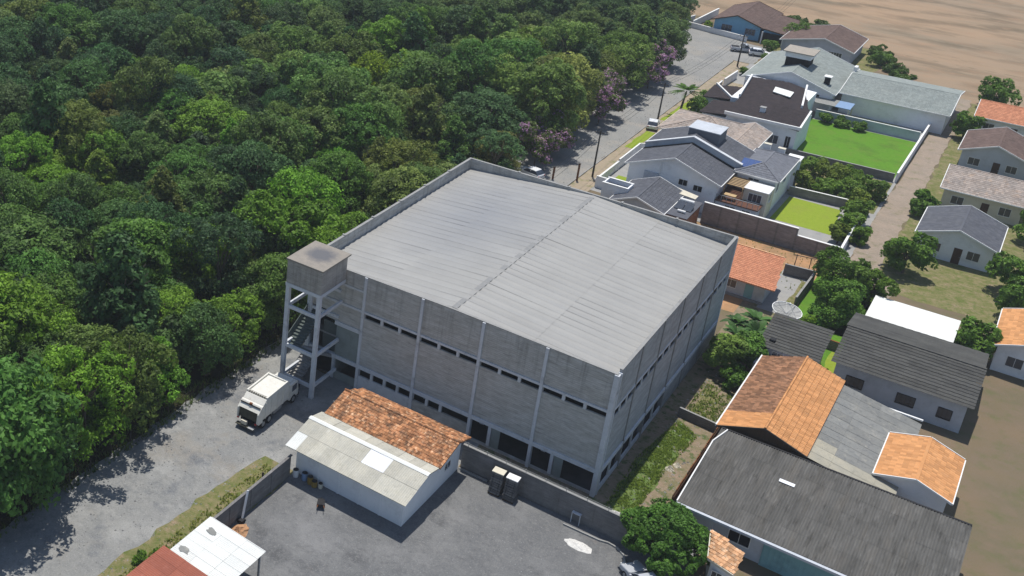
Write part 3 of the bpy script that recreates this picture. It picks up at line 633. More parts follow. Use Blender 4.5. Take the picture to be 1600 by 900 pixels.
for i in range(6):
    b = -15.4 - i * 2.9; part('wall_panel', MB().box(-21.52, -21.36, b - 2.7, b, 0, 2.05), 'block_dark', BL)
    part('pier', MB().box(-21.57, -21.31, b - 2.9, b - 2.7, 0, 2.12), 'block_dark', BL)
part('coping', MB().box(-21.56, -21.32, -32.6, -15.2, 2.125, 2.165), 'block_dark', BL)
q = thing('leaning_post', 'pale concrete post leaning on the left yard wall near the orange soil pile', 'post', (-20.9, -22.6, 0))
part('shaft', MB().bar((-20.95, -22.9, 0), (-21.2, -21.9, 2.5), .16, .16), 'conc_blue', q); part('base', MB().box(-21.2, -20.7, -23.2, -22.7, 0, .35), 'black', q)
q = thing('fence_post', 'short dark wooden post standing in the roadside grass beside the wall', 'post', (-22.3, -18.3, 0))
part('shaft', MB().bar((-22.2, -18.3, 0), (-22.45, -18.0, 1.25), .14, .14), 'pole', q); part('cap', MB().bar((-22.46, -17.99, 1.25), (-22.48, -17.97, 1.31), .18, .18), 'pole', q)
q = thing('fence_post', 'thin dark stake by the road at the corner of the white canopy', 'post', (-21.9, -26.2, 0))
part('shaft', MB().bar((-21.9, -26.0, 0), (-22.0, -25.9, 1.9), .08, .08), 'pole', q); part('foot', MB().bar((-21.8, -26.3, 0), (-22.0, -25.9, 1.2), .06, .06), 'pole', q)
# carport with white roof and the red roofed building
CP = thing('carport', 'open carport with a stained white corrugated roof against the left yard wall', 'carport', (-18.3, -29, 0))
lay(CP, (-15.9, -31.7, 2.45), (-15.9, -26.7, 2.45), (-21.25, -31.7, 2.75), M['fibre_white'], 5, 3, sheet_mesh, 'roof_sheet', jit=.006)
for x, y in ((-16.2, -27.0), (-16.2, -31.3), (-21.0, -31.3)): part('post', MB().box(x - .07, x + .07, y - .07, y + .07, 0, 2.42), 'steel', CP)
for y in (-27.0, -29.2, -31.3): part('rafter', MB().bar((-16.0, y, 2.38), (-21.2, y, 2.66), .07, .12), 'steel', CP)
part('fascia', MB().bar((-21.2, -26.66, 2.72), (-15.9, -26.66, 2.44), .05, .16), 'white_paint', CP)

for (cx_, cy_) in ((-20.2, -27.9), (-20.5, -30.9)):
    r_ = random.Random(int(-cy_ * 10)); pz = lambda x: 2.45 + .30 * (-15.9 - x) / 5.35 + .075
    pl = [(cx_ + math.cos(a * .52) * .55 * r_.uniform(.6, 1.1), cy_ + math.sin(a * .52) * .38 * r_.uniform(.6, 1.1)) for a in range(12)]
    part('soot_stain', MB().extr([(x, y, pz(x)) for x, y in pl], (0, 0, .004)), 'fibre_mid', CP)
RB = thing('outbuilding', 'low outbuilding with a brick red sheet roof below the white canopy', 'outbuilding', (-18, -36, 0))
part('wall', MB().box(-21.2, -13.5, -41, -32.2, 0, 2.5), 'grey_wall', RB)
lay(RB, (-13.2, -41.4, 2.6), (-13.2, -31.95, 2.6), (-21.6, -41.4, 3.15), M['red_roof'], 9, 4, sheet_mesh, 'roof_sheet', jit=.004)
window(RB, -16, -41.0, 1, 1.2, .9)

# ---------------------------------------------------------------- garbage truck (local frame, forward = +y)
TK = thing('garbage_truck', 'dirty white garbage truck parked on the gravel by the water tower', 'truck', (-28.45, -9.1, 0), R_(2.5))
def lp(name, mb, mat, **k): return mb.build(name, M[mat], TK, local=True, **k)
lp('chassis', MB().box(-.42, .42, -3.4, 3.4, .55, .85).box(-1.0, 1.0, -1.9, -1.7, .6, .8), 'black')
body = [(-2.55, .95), (2.0, .95), (2.0, 2.75), (1.75, 2.95), (-2.0, 2.95), (-2.55, 2.55)]
lp('container', MB().extr([(-1.15, y, z) for y, z in body], (2.3, 0, 0)), 'truck_white', bevel=.05)
lp('roof_rail', MB().box(-1.17, -1.02, -1.95, 1.75, 2.96, 3.12), 'truck_white'); lp('roof_rail', MB().box(1.02, 1.17, -1.95, 1.75, 2.96, 3.12), 'truck_white')
lp('roof_rail', MB().box(-1.0, 1.0, 1.5, 1.72, 2.96, 3.10), 'truck_white')
lp('roof_panel', MB().box(-.95, .95, -1.6, 1.45, 2.955, 2.985), 'truck_white')
lp('roof_slot', MB().box(-1.05, 1.05, -1.98, -1.72, 2.955, 3.0), 'truck_grime'); 
for k in range(9): lp('slot_rib', MB().box(-1.0 + k * .24, -.96 + k * .24, -1.97, -1.73, 3.0, 3.04), 'truck_white')
for k in range(5): lp('side_rib', MB().box(1.15, 1.21, -2.2 + k * 1.0, -2.1 + k * 1.0, 1.0, 2.7), 'truck_white'); lp('side_rib', MB().box(-1.21, -1.15, -2.2 + k * 1.0, -2.1 + k * 1.0, 1.0, 2.7), 'truck_white')
hop = [(-2.56, .75), (-2.56, 2.56), (-2.75, 2.5), (-3.35, 1.95), (-3.45, 1.0), (-3.2, .75)]
lp('hopper_cheek', MB().extr([(-1.17, y, z) for y, z in hop], (.14, 0, 0)), 'truck_white'); lp('hopper_cheek', MB().extr([(1.03, y, z) for y, z in hop], (.14, 0, 0)), 'truck_white')
lp('hopper_hood', MB().extr([(-1.03, y, z) for y, z in ((-2.56, 2.56), (-2.75, 2.5), (-3.28, 2.02), (-3.2, 1.95), (-2.7, 2.4), (-2.56, 2.45))], (2.06, 0, 0)), 'truck_white')
lp('hopper_blade', MB().extr([(-1.02, y, z) for y, z in ((-2.7, 1.9), (-3.15, 1.9), (-3.3, 1.05), (-2.7, .8))], (2.04, 0, 0)), 'truck_grime')
lp('hydraulic_bar', MB().bar((-1.1, -2.95, 2.42), (1.1, -2.95, 2.42), .08, .08), 'black'); lp('motor', MB().box(-.12, .12, -3.0, -2.8, 2.42, 2.6), 'rust')
st = lp('rear_step', MB().box(-1.0, 1.0, -3.85, -3.45, .42, .5), 'truck_grime'); lp('bin_lift', MB().box(-.5, .1, -3.7, -3.47, .55, .95), 'cream'); lp('step_plate', MB().box(.35, .98, -3.9, -3.5, .51, .54), 'steel')
for s in (-1, 1): lp('tail_lamp', MB().box(s * .98 - .1, s * .98 + .1, -3.52, -3.46, .85, 1.0), 'red_lamp')
cabp = [(2.15, .55), (3.75, .55), (3.78, 1.2), (3.55, 2.2), (3.35, 2.32), (2.15, 2.32)]
cb = lp('cab', MB().extr([(-1.1, y, z) for y, z in cabp], (2.2, 0, 0)), 'truck_white', bevel=.06)
lp('windshield', MB().extr([(-.98, 3.80, 1.28), (.98, 3.80, 1.28), (.92, 3.60, 2.12), (-.92, 3.60, 2.12)], (0, -.06, -.01)), 'glass')
for s in (-1, 1):
    dd = lp('cab_door', MB().box(s * 1.105 - .012, s * 1.105 + .012, 2.4, 3.4, .75, 2.15), 'truck_white')
    g = lp('door_window', MB().box(s * 1.125 - .01, s * 1.125 + .01, 2.55, 3.35, 1.4, 2.05), 'glass'); g.parent = dd
    lp('mirror', MB().box(s * 1.28 - .05, s * 1.28 + .05, 3.5, 3.6, 1.4, 1.85), 'black')
    lp('headlamp', MB().box(s * .85 - .15, s * .85 + .15, 3.76, 3.81, .75, .92), 'clear_lamp')
lp('roof_visor', MB().box(-.9, .9, 2.5, 3.2, 2.33, 2.42), 'truck_white'); lp('bumper', MB().box(-1.1, 1.1, 3.78, 3.92, .38, .68), 'black')
def wheel(x, y, r, wd, par, s):
    a = MB().tube((x - wd / 2, y, r), (x + wd / 2, y, r), r, n=16).build('wheel', M['tyre'], par, local=True)
    b = MB().tube((x + s * (wd / 2), y, r), (x + s * (wd / 2 + .03), y, r), r * .55, n=12).build('rim', M['steel'], par, local=True); b.parent = a
for s in (-1, 1):
    for y in (2.85, -1.35, -2.35): wheel(s * .97, y, .46, .3, TK, s)
    lp('mudguard', MB().box(s * .98 - .17, s * .98 + .17, -2.95, -.75, .965, 1.0), 'black')
lp('tank_box', MB().box(.6, 1.05, -.5, .9, .5, .9), 'steel')

# ---------------------------------------------------------------- cars
def car(label, paint, loc, rz, L=4.1, Wd=1.7, kind='hatch'):
    t = thing('parked_car', label, 'car', loc, rz); h = Wd / 2; F = L / 2
    low = [(-F, .35), (F, .35), (F + .03, .62), (F - .1, .80), (F - 1.15, .95), (-F + .25, 1.0), (-F, .85)]
    mb = MB(); n = len(low)
    rings = [(-h, .97), (-h * .96, 1.0), (h * .96, 1.0), (h, .97)]
    mb.extr([(-h, y, z) for y, z in low], (Wd, 0, 0)); b = mb.build('body', paint, t, local=True, bevel=.09)
    ro = {'hatch': ((F - 1.25, .95), (F - 1.95, 1.42), (-F + .65, 1.44), (-F + .12, 1.0)), 'sedan': ((F - 1.25, .95), (F - 1.95, 1.40), (-F + 1.25, 1.40), (-F + .7, 1.0)),
          'pickup': ((F - 1.25, .97), (F - 1.85, 1.55), (-F + 1.9, 1.55), (-F + 1.75, 1.0))}[kind]
    a, c = h * .95, h * .78; (y0, z0), (y1, z1), (y2, z2), (y3, z3) = ro
    v = [(-a, y0, z0), (a, y0, z0), (-c, y1, z1), (c, y1, z1), (-c, y2, z2), (c, y2, z2), (-a, y3, z3), (a, y3, z3)]
    MB().add(v, [(0, 1, 3, 2), (4, 5, 7, 6), (0, 2, 4, 6), (1, 7, 5, 3), (0, 6, 7, 1)]).build('windows', M['glass'], t, local=True)
    MB().add([(-c - .02, y1 + .03, z1 - .02), (c + .02, y1 + .03, z1 - .02), (c + .02, y2 - .03, z2 - .02), (-c - .02, y2 - .03, z2 - .02), (-c, y1 - .05, z1 + .05), (c, y1 - .05, z1 + .05), (c, y2 + .05, z2 + .05), (-c, y2 + .05, z2 + .05)],
             [(0, 1, 5, 4), (1, 2, 6, 5), (2, 3, 7, 6), (3, 0, 4, 7), (4, 5, 6, 7)]).build('roof', paint, t, local=True)
    for s in (-1, 1):
        MB().bar((s * (a + .01), y0, z0), (s * (c + .01), y1, z1), .06, .05).build('pillar', paint, t, local=True)
        MB().bar((s * (a + c) / 2 + s * .03, (y1 + y2) / 2, 1.2), (s * (c + .01), (y1 + y2) / 2, z1), .07, .06).build('pillar', paint, t, local=True)
        MB().box(s * .62 - .16, s * .62 + .16, F - .02, F + .04, .62, .76).build('headlight', M['clear_lamp'], t, local=True)
        MB().box(s * .66 - .12, s * .66 + .12, -F - .03, -F + .02, .70, .86).build('tail_light', M['red_lamp'], t, local=True)
        MB().box(s * (h + .09) - .08, s * (h + .09) + .08, y0 - .35, y0 - .22, .92, 1.05).build('mirror', paint, t, local=True)
        for y in (F - .8, -F + .75): wheel(s * (h - .08), y, .30, .2, t, s)
    if kind == 'pickup': MB().box(-h * .82, h * .82, -F + .1, -F + 1.6, 1.0, 1.02).build('cargo_bed', M['black'], t, local=True)
    return t
def paint(name, c): M[name] = MT(name, c, None, 3, .25, spec=.6); return M[name]
pw = paint('white_car_paint', (.72, .73, .74)); ps = paint('silver_car_paint', (.42, .44, .47)); pg = paint('gunmetal_paint', (.10, .12, .15)); pb = paint('black_car_paint', (.015, .016, .02))
car('silver blue car half hidden under the round tree at the corner of the yard', ps, (7.0, -8.0, 0), R_(52), kind='sedan')
car('white car on the street just behind the far parapet of the warehouse', pw, (-34.0, 62.9, 0), R_(75))
car('white car parked at the kerb beside the second utility pole', pw, (-27.6, 96.4, 0), R_(14))
car('silver pickup at the top end of the street near the sky blue house', ps, (-28.9, 153.6, 0), R_(-68), kind='pickup', L=4.8)
car('white hatchback parked right of the silver pickup', pw, (-25.6, 152.9, 0), R_(-72))
car('black car parked in the shade of the trees on the far street', pb, (-38.0, 108, 0), R_(6))

# ---------------------------------------------------------------- small yard things
def stack(x, label, tone, seed):
    t = thing('pallet_stack', label, 'pallet stack', (x, -5.0, 0), R_(3), 'wrapped slab stacks by the yard wall'); r = random.Random(seed)
    for k in range(3): MB().box(-.5, .5, -.72 + k * .5, -.60 + k * .5, 0, .12).build('bearer', M['wood'], t, local=True)
    for k in range(9):
        z = .13 + k * .212; o = .42 * (1 - k / 9) ** 1.2; dx = r.uniform(-.025, .025)
        MB().box(-.50 + dx, .50 + dx, -.32 - o + r.uniform(-.02, .02), .42, z, z + .195).build('slab', M['slate_slab'], t, local=True, bevel=.015)
    MB().box(-.54, .52, -.36, .46, 2.05, 2.13).build('cover', M['cream' if tone else 'white_paint'], t, local=True, bevel=.015)
    for sx in (-.3, .3): MB().bar((sx, -.77, .12), (sx, -.36, 2.1), .05, .015).build('strap', M['black'], t, local=True)
stack(-6.75, 'left stack of dark slabs by the yard wall, with a cream cover', 1, 1)
stack(-5.45, 'right stack of dark slabs by the yard wall, with a white cover', 0, 2)
def blob(name, label, cat, cx, cy, rx, ry, h, mat, seed, n=9, jag=.25):
    r = random.Random(seed); mb = MB(); vs = [(cx, cy, h)]; fs = []
    R2 = 4
    for j in range(1, R2 + 1):
        for i in range(n * 2):
            a = math.pi * i / n; k = j / R2 * (1 + r.uniform(-jag, jag) * .5)
            vs.append((cx + rx * k * math.cos(a), cy + ry * k * math.sin(a), max(0.006, h * (1 - (j / R2) ** 1.4) * r.uniform(.6, 1.25)) if j < R2 else .006))
    m = n * 2
    for i in range(m): fs.append((0, 1 + i, 1 + (i + 1) % m))
    for j in range(R2 - 1):
        for i in range(m): fs.append((1 + j * m + i, 1 + (j + 1) * m + i, 1 + (j + 1) * m + (i + 1) % m, 1 + j * m + (i + 1) % m))
    mb.add(vs, fs); o = mb.build(name, M[mat]); return tag(o, label, cat)
blob('debris_patch', 'flat patch of white rubble on the yard gravel near the wall', 'rubble', 1.35, -6.8, 1.25, .62, .10, 'tarp', 3)
blob('soil_pile', 'small pile of orange soil by the left yard wall', 'soil pile', -20.4, -24.0, .75, 1.1, .45, 'pile', 4)
blob('debris_patch', 'white rubble at the corner of the warehouse beside the yard wall', 'rubble', 2.4, -.9, .7, .4, .25, 'tarp', 5)
blob('boulder', 'nearer pale boulder in the green strip right of the warehouse', 'rock', 3.8, 8.3, .42, .34, .42, 'cream', 6)
blob('boulder', 'farther pale boulder in the green strip right of the warehouse', 'rock', 4.15, 9.3, .34, .4, .38, 'cream', 8)
q = thing('wheelbarrow', 'small black wheelbarrow standing alone in the middle of the yard', 'wheelbarrow', (-17.1, -16.9, 0), R_(30))
MB().extr([(-.35, -.45, .55), (.35, -.45, .55), (.28, .4, .5), (-.28, .4, .5)], (0, 0, -.28)).build('tray', M['black'], q, local=True)
for s in (-1, 1):
    MB().bar((s * .3, -.9, .6), (s * .1, .6, .25), .05, .05).build('handle', M['rust'], q, local=True); MB().bar((s * .28, -.3, .4), (s * .3, -.35, 0), .05, .05).build('leg', M['steel'], q, local=True)
MB().tube((-.05, .62, .2), (.05, .62, .2), .2, n=12).build('wheel', M['tyre'], q, local=True)
def barrel(x, y, mat, label, h=.75, r=.26):
    t = thing('barrel', label, 'barrel', (x, y, 0), group='barrels and drums along the shed wall')
    mb = MB(); ks = ((0, r * .92), (.08, r), (h * .33, r * 1.02), (h * .35, r * 1.06), (h * .37, r * 1.02), (h * .66, r * 1.02), (h * .68, r * 1.06), (h * .7, r * 1.02), (h - .05, r), (h, r * .9))
    for (za, ra), (zb, rb) in zip(ks, ks[1:]): mb.tube((0, 0, za), (0, 0, zb), ra, rb, 12, cap=False)
    mb.build('drum', M[mat], t, local=True); MB().tube((0, 0, h), (0, 0, h + .02), r * .95, n=12).build('lid', M['black'], t, local=True)
barrel(-20.95, -15.1, 'white_paint', 'white drum nearest the yard wall corner, leftmost along the shed'); barrel(-20.1, -14.95, 'bluep', 'pale blue drum second from the wall corner')
barrel(-19.45, -15.05, 'yellow', 'ochre drum left one of the pair by the shed'); barrel(-18.95, -15.15, 'yellow', 'ochre drum right one of the pair by the shed', .6); barrel(-18.45, -14.95, 'cream', 'small cream drum at the right end of the row', .5, .2)
q = thing('wall_shelf', 'small white metal shelf frame fixed to the yard wall', 'shelf', (.1, -4.3, 0))
part('post', MB().box(-.3, -.24, -4.5, -4.44, 0, 1.0), 'conc_blue', q); part('post', MB().box(.4, .46, -4.5, -4.44, 0, 1.0), 'conc_blue', q); part('top', MB().box(-.3, .46, -4.52, -4.18, 1.0, 1.04), 'conc_blue', q)
mb = MB()
cv = [(-.6, -5.2), (1.2, -5.15), (2.4, -5.1), (3.1, -4.9), (3.9, -5.0), (4.6, -5.5), (5.0, -6.3), (5.1, -7.2)]
for a, b in zip(cv, cv[1:]): mb.bar((a[0], a[1], .07), (b[0], b[1], .07), .14, .15)
struct('kerb', mb, M['concrete'])
sheet('kerb_bed', [(c[0], c[1]) for c in cv] + [(5.8, -5), (5.5, -4.2), (0, -4.2)], 5, 'yard')
# low walls right of the warehouse
wall_run('boundary_wall', 'low dark brown wall crossing the strip between the warehouse and the brown tiled house', 'wall', [(1.7, 17.3), (5.6, 16.9)], .95, .16, 'block_dark', .04, 'concrete')
BF = thing('boundary_wall', 'rusty brown plank fence running beside the big dark corrugated roof', 'fence', (5.6, 8, 0))
for i in range(14): part('plank', MB().box(5.45, 5.52, 3.2 + i * .95, 3.2 + i * .95 + .92, 0, 1.2 + .05 * (i % 3)), 'rust' if i % 4 else 'wood', BF)
part('rail', MB().box(5.525, 5.6, 3.2, 16.5, .95, 1.05), 'wood', BF)
sheet('side_path', [(5.6, 3), (6.6, 3), (6.6, 16.6), (5.6, 16.6)], 6, 'deck')
q = thing('pallet_stack', 'broken planks lying between the plank fence and the dark roof', 'planks', (6.05, 9, 0))
for k, y in enumerate((4.6, 6.2, 8.1, 10.2)): part('plank', MB().bar((5.75, y, .1 + .05 * k), (6.4, y + 1.2, .12), .2, .05), 'wood' if k % 2 else 'lane', q)

# ---------------------------------------------------------------- big dark corrugated roof building, lower right
BD = thing('workshop', 'long workshop under a big weathered dark grey corrugated roof with teal gate', 'workshop', (12, 5, 0))
dsheet = lambda n, mt, w_, l: sheet_mesh(n, mt, w_, l, 5, .038, 4, .008)
lay(BD, (6.5, .25, 2.95), (25.6, .25, 2.95), (6.5, 11.6, 4.0), M['fibre_dark'], 18, 5, dsheet, 'roof_sheet', {(5, 4): M['fibre_dark']}, jit=.008)
part('roof_light', MB().extr([(12.3, 7.6, 3.74), (13.5, 7.6, 3.74), (13.5, 8.0, 3.78), (12.3, 8.0, 3.78)], (0, 0, .02)), 'translucent', BD)
part('roof_deck', MB().extr([(6.6, .35, 2.86), (6.6, 11.5, 3.9), (6.6, 11.5, 3.8), (6.6, .35, 2.76)], (18.9, 0, 0)), 'fibre_dark', BD)
part('verge_board', MB().bar((6.42, .2, 3.02), (6.42, 9.4, 3.87), .1, .14), 'white_paint', BD); part('verge_board', MB().bar((6.42, 9.42, 3.87), (7.0, 11.65, 4.06), .1, .14), 'white_paint', BD)
part('ridge_beam', MB().box(6.5, 25.6, 11.66, 11.86, 3.7, 4.08), 'black', BD)
part('gutter', MB().bar((6.4, .08, 2.86), (25.6, .08, 2.86), .28, .22), 'grey_wall', BD)
part('wall', MB().box(6.9, 9.4, .6, 11.4, 0, 2.85), 'grey_wall', BD); part('wall', MB().box(9.405, 25.4, 1.0, 11.4, 0, 2.85), 'grey_wall', BD)
gt = part('gate', MB().box(13.2, 18.4, .86, .96, 0, 2.45), 'teal', BD)
for k in range(14): part('gate_rib', MB().box(13.3 + k * .37, 13.36 + k * .37, .82, .858, .1, 2.4), 'teal', BD).parent = gt
part('gate_frame', MB().box(13.0, 18.6, .8, 1.0, 2.46, 2.66), 'grey_wall', BD)
window(BD, 10.6, 1.0, 1.0, 1.6, 1.0, shut='dark')
PT = thing('tiled_porch', 'small lean-to porch with mottled orange clay tiles beside the round tree', 'porch', (11.4, -3.2, 0))
slope(PT, [(9.7, -1.5, 3.02), (12.45, -2.5, 2.98), (12.4, -5.1, 2.7), (10.4, -4.5, 2.72)], M['clay_porch'], .24, .36, .05, jit=.012)
part('wall', MB().prism([(10.6, -4.3), (12.2, -4.8), (12.2, -2.8), (10.0, -1.9)], 0, 2.55), 'white_wall', PT)
part('fascia', MB().bar((9.62, -1.5, 2.9), (10.35, -4.6, 2.62), .08, .2), 'cream', PT); part('fascia', MB().bar((10.38, -4.62, 2.62), (12.42, -5.2, 2.6), .08, .2), 'cream', PT)
window(PT, 10.9, -4.62, 1.0, .7, .8)

# ---------------------------------------------------------------- brown / orange tiled house
BH = thing('wooden_house', 'wooden house with a clay tile roof, one slope dark brown, the other orange', 'house', (9.7, 20, 0))
Y0_, Y1_ = 12.2, 27.6
xa, xr, xb = 5.95, 9.75, 13.35; za, zr_, zb = 3.75, 5.25, 4.1
part('wall', MB().extr([(xa + .3, Y0_ + .25, 0), (xb - .3, Y0_ + .25, 0), (xb - .3, Y0_ + .25, zb - .1), (xr, Y0_ + .25, zr_ - .16), (xa + .3, Y0_ + .25, za - .1)], (0, Y1_ - Y0_ - .6, 0)), 'wood', BH)
for k in range(26): part('board', MB().box(xa + .36 + k * .26, xa + .56 + k * .26, Y0_ + .20, Y0_ + .248, .1, (za if k < 13 else zb) - .12), 'wood', BH)
slope(BH, [(xa, Y0_ + 3.0, za), (xr, Y0_ + 3.0, zr_), (xr, Y1_, zr_), (xa, Y1_, za)], M['clay_brown'], .26, .42, .045, jit=.012, lip=.05)
slope(BH, [(xa, Y0_, za), (xr, Y0_, zr_), (xr, Y0_ + 3.0, zr_), (xa, Y0_ + 3.0, za)], M['clay_orange'], .26, .5, .045, jit=.01, lip=.06)
slope(BH, [(xr, Y0_, zr_), (xb, Y0_, zb), (xb, Y1_, zb), (xr, Y1_, zr_)], M['clay_orange'], .26, .5, .045, jit=.008, lip=.075)
part('verge_board', MB().bar((xa - .06, Y0_ + .02, za), (xa - .06, Y1_, za), .12, .2), 'white_paint', BH)
for (a, b, c, d) in ((xa, za, xr, zr_), (xr, zr_, xb, zb)): part('fascia', MB().bar((a, Y0_ - .04, b - .02), (c, Y0_ - .04, d - .02), .08, .16), 'pole', BH)
mb = MB()
for k in range(44): mb.tube((xr, Y0_ + k * .35, zr_ + .05), (xr, Y0_ + (k + 1) * .35 + .03, zr_ + .06), .12, .1, 6, t=rnd.random())
part('ridge_tiles', mb, 'clay_orange', BH, kind='stuff')
LT = thing('annex', 'lean-to annex with a patchy grey and cream corrugated roof joined to the tiled house', 'annex', (17, 20, 0))
sp = {(i, j): M['fibre_cream'] for i in range(3) for j in range(3) if (i, j) not in ((2, 0), )}
lay(LT, (20.2, 12.4, 2.75), (20.2, 27.0, 2.75), (13.4, 12.4, 3.95), M['fibre_mid'], 12, 4, sheet_mesh, 'roof_sheet', {(i, j): M['fibre_cream'] for i in range(4) for j in range(4) if i < 2 or (i == 2 and j in (0, 3))}, jit=.01)
part('wall', MB().box(13.2, 19.8, 12.75, 26.6, 0, 2.7), 'wood', LT)
part('wall_top', MB().extr([(13.2, 12.75, 2.7), (19.8, 12.75, 2.7), (13.2, 12.75, 3.85)], (0, 13.8, 0)), 'wood', LT)
part('roof_edge', MB().box(13.4, 20.2, 27.1, 27.3, 3.0, 3.15), 'white_paint', LT)
window(LT, 17.2, 12.75, .9, 1.3, 1.1)
OB = thing('outbuilding', 'small outbuilding with an orange tiled roof at the right end of the patchy roof', 'outbuilding', (20, 17, 0))
gable(OB, 18.2, 24, 14.8, 22.5, 21.2, 3.35, 4.3, 'white_wall', 'clay_orange', oh=.35)
# houses with charcoal corrugated roofs
CH = thing('cottage', 'small pale cottage with a charcoal corrugated roof beside the satellite dish', 'house', (7.5, 34, 0))
bsheet = lambda n, mt, w_, l: sheet_mesh(n, mt, w_, l, 4, .012, 4, .05)
lay(CH, (4.7, 31.0, 2.95), (10.35, 31.0, 2.95), (4.7, 37.6, 3.9), M['fibre_black'], 2, 13, bsheet, 'roof_sheet')
part('wall', MB().box(4.95, 10.1, 31.5, 37.2, 0, 2.9), 'lilac_wall', CH)
part('wall_top', MB().extr([(4.95, 31.5, 2.9), (4.95, 37.2, 2.9), (4.95, 37.2, 3.72)], (5.15, 0, 0)), 'lilac_wall', CH)
part('wall', MB().box(5.1, 10.9, 29.0, 31.45, 0, 1.9), 'lilac_wall', CH); part('vent', MB().box(5.55, 6.1, 32.2, 32.7, 3.12, 3.42), 'black', CH)
window(CH, 6.2, 31.5, 1.95, 1.0, .6); window(CH, 10.1, 33, 1.0, 1.0, 1.0, '+x')
CG = thing('cottage', 'pale blue grey cottage with barred window and wide charcoal corrugated roof at the right edge', 'house', (17, 38, 0))
lay(CG, (11.35, 32.1, 3.3), (23.5, 32.1, 3.3), (11.35, 38.6, 4.6), M['fibre_black'], 4, 13, bsheet, 'roof_sheet')
lay(CG, (23.5, 44.8, 3.3), (11.35, 44.8, 3.3), (23.5, 38.6, 4.6), M['fibre_black'], 4, 13, bsheet, 'roof_sheet')
part('wall', MB().extr([(11.8, 32.8, 0), (11.8, 44.2, 0), (11.8, 44.2, 3.32), (11.8, 38.6, 4.45), (11.8, 32.8, 3.32)], (11.3, 0, 0)), 'grey_wall', CG)
part('ridge_cap', MB().bar((11.3, 38.6, 4.68), (23.6, 38.6, 4.68), .3, .06), 'fibre_black', CG)
window(CG, 13.0, 32.8, 1.05, 1.5, 1.0, frame='black', bars=3); window(CG, 17.5, 32.8, 1.05, 1.5, 1.0, frame='black', bars=3); window(CG, 21, 32.8, 1.05, 1.1, 1.0, frame='black', bars=2)
wall_run('boundary_wall', 'white painted low wall beside the pale cottages', 'wall', [(10.9, 29.2), (10.9, 31.6)], 2.0, .35, 'white_paint', .05)
sheet('walkway', [(11.3, 29.0), (12.6, 29.0), (12.6, 31.5), (11.3, 31.5)], 7, 'white_paint')
PR = thing('outbuilding', 'low outbuilding with a pale flat roof behind the charcoal roofed cottage', 'outbuilding', (15, 49, 0))
part('wall', MB().box(12.3, 20, 46.2, 52, 0, 2.5), 'grey_wall', PR); part('flat_roof', MB().box(12.0, 20.3, 45.9, 52.3, 2.5, 2.66), 'fibre_white', PR); window(PR, 13.5, 46.2, 1.0, 1.2, .9)
# orange hut
OH = thing('hut', 'pale hut with a new orange clay tile roof behind the warehouse corner', 'hut', (0, 48, 0))
part('wall', MB().box(-3.4, 1.9, 46.3, 51.4, 0, 2.6), 'grey_wall', OH)
slope(OH, [(-3.9, 44.9, 2.75), (3.05, 44.9, 2.75), (2.15, 52.4, 3.75), (-3.9, 52.4, 3.75)], M['clay_new'], .26, .38, .05)
part('ridge_tiles', MB().bar((-3.9, 52.45, 3.8), (2.15, 52.45, 3.8), .24, .12), 'clay_porch', OH)
door(OH, -.2, 46.3, 0, .9, 2.0, mat='teal'); window(OH, -2.4, 46.3, 1.0, 1.2, .9); part('plinth', MB().box(-3.4, 1.95, 46.0, 46.25, 0, .25), 'concrete', OH)
wall_run('boundary_wall', 'short grey wall bounding the concrete court of the orange roofed hut', 'wall', [(1.9, 56.2), (5.0, 56.6)], 1.4, .16, 'block_dark', .04, 'concrete')
wall_run('boundary_wall', 'mossy grey side wall running down to the satellite dish', 'wall', [(5.12, 56.4), (4.95, 47.9)], 1.5, .16, 'block_dark', .04, 'concrete')
wall_run('boundary_wall', 'low garden wall behind the cottage with the charcoal roof', 'wall', [(5.6, 41.2), (10.9, 41.0)], 1.1, .16, 'block_dark', .04, 'rust')
q = thing('clothes_line', 'dark T shaped clothes line frame on the concrete behind the hut', 'clothes line', (3.2, 57.8, 0))
for x in (2.6, 4.2): part('post', MB().tube((x, 57.7, 0), (x, 57.9, 2.3), .05, n=6), 'pole', q)
part('crossbar', MB().bar((2.2, 57.8, 2.2), (4.6, 58.3, 2.2), .07, .07), 'pole', q)
# satellite dish: an open mesh bowl tilted to the sky
DS = thing('satellite_dish', 'large round mesh satellite dish standing behind the cottage', 'satellite dish', (5.2, 40.3, 0))
axis = Vector((.12, -.1, 1)).normalized(); c0 = Vector((5.35, 40.0, 3.0)); u1 = axis.cross(Vector((0, 1, 0))).normalized(); u2 = axis.cross(u1)
mb = MB(); K = 6; NS = 20; vs = [c0]
for j in range(1, K + 1):
    for i in range(NS):
        r = 1.5 * j / K; a = 2 * math.pi * i / NS; vs.append(c0 + (u1 * math.cos(a) + u2 * math.sin(a)) * r + axis * (.42 * (j / K) ** 2))
fs = [(0, 1 + i, 1 + (i + 1) % NS) for i in range(NS)] + [(1 + j * NS + i, 1 + (j + 1) * NS + i, 1 + (j + 1) * NS + (i + 1) % NS, 1 + j * NS + (i + 1) % NS) for j in range(K - 1) for i in range(NS)]
part('bowl', mb.add(vs, fs), 'mesh_grey', DS)
mb = MB()
for i in range(NS): mb.bar(vs[1 + (K - 1) * NS + i], vs[1 + (K - 1) * NS + (i + 1) % NS], .07, .07)
part('rim', mb, 'white_paint', DS)
for i in range(0, NS, 2): part('rib', MB().bar(c0 + axis * .02, vs[1 + (K - 1) * NS + i] + axis * .02, .03, .03), 'steel', DS)
for i in (1, 8, 14): part('strut', MB().tube(vs[1 + (K - 1) * NS + i], c0 + axis * 1.25, .02, n=5), 'steel', DS)
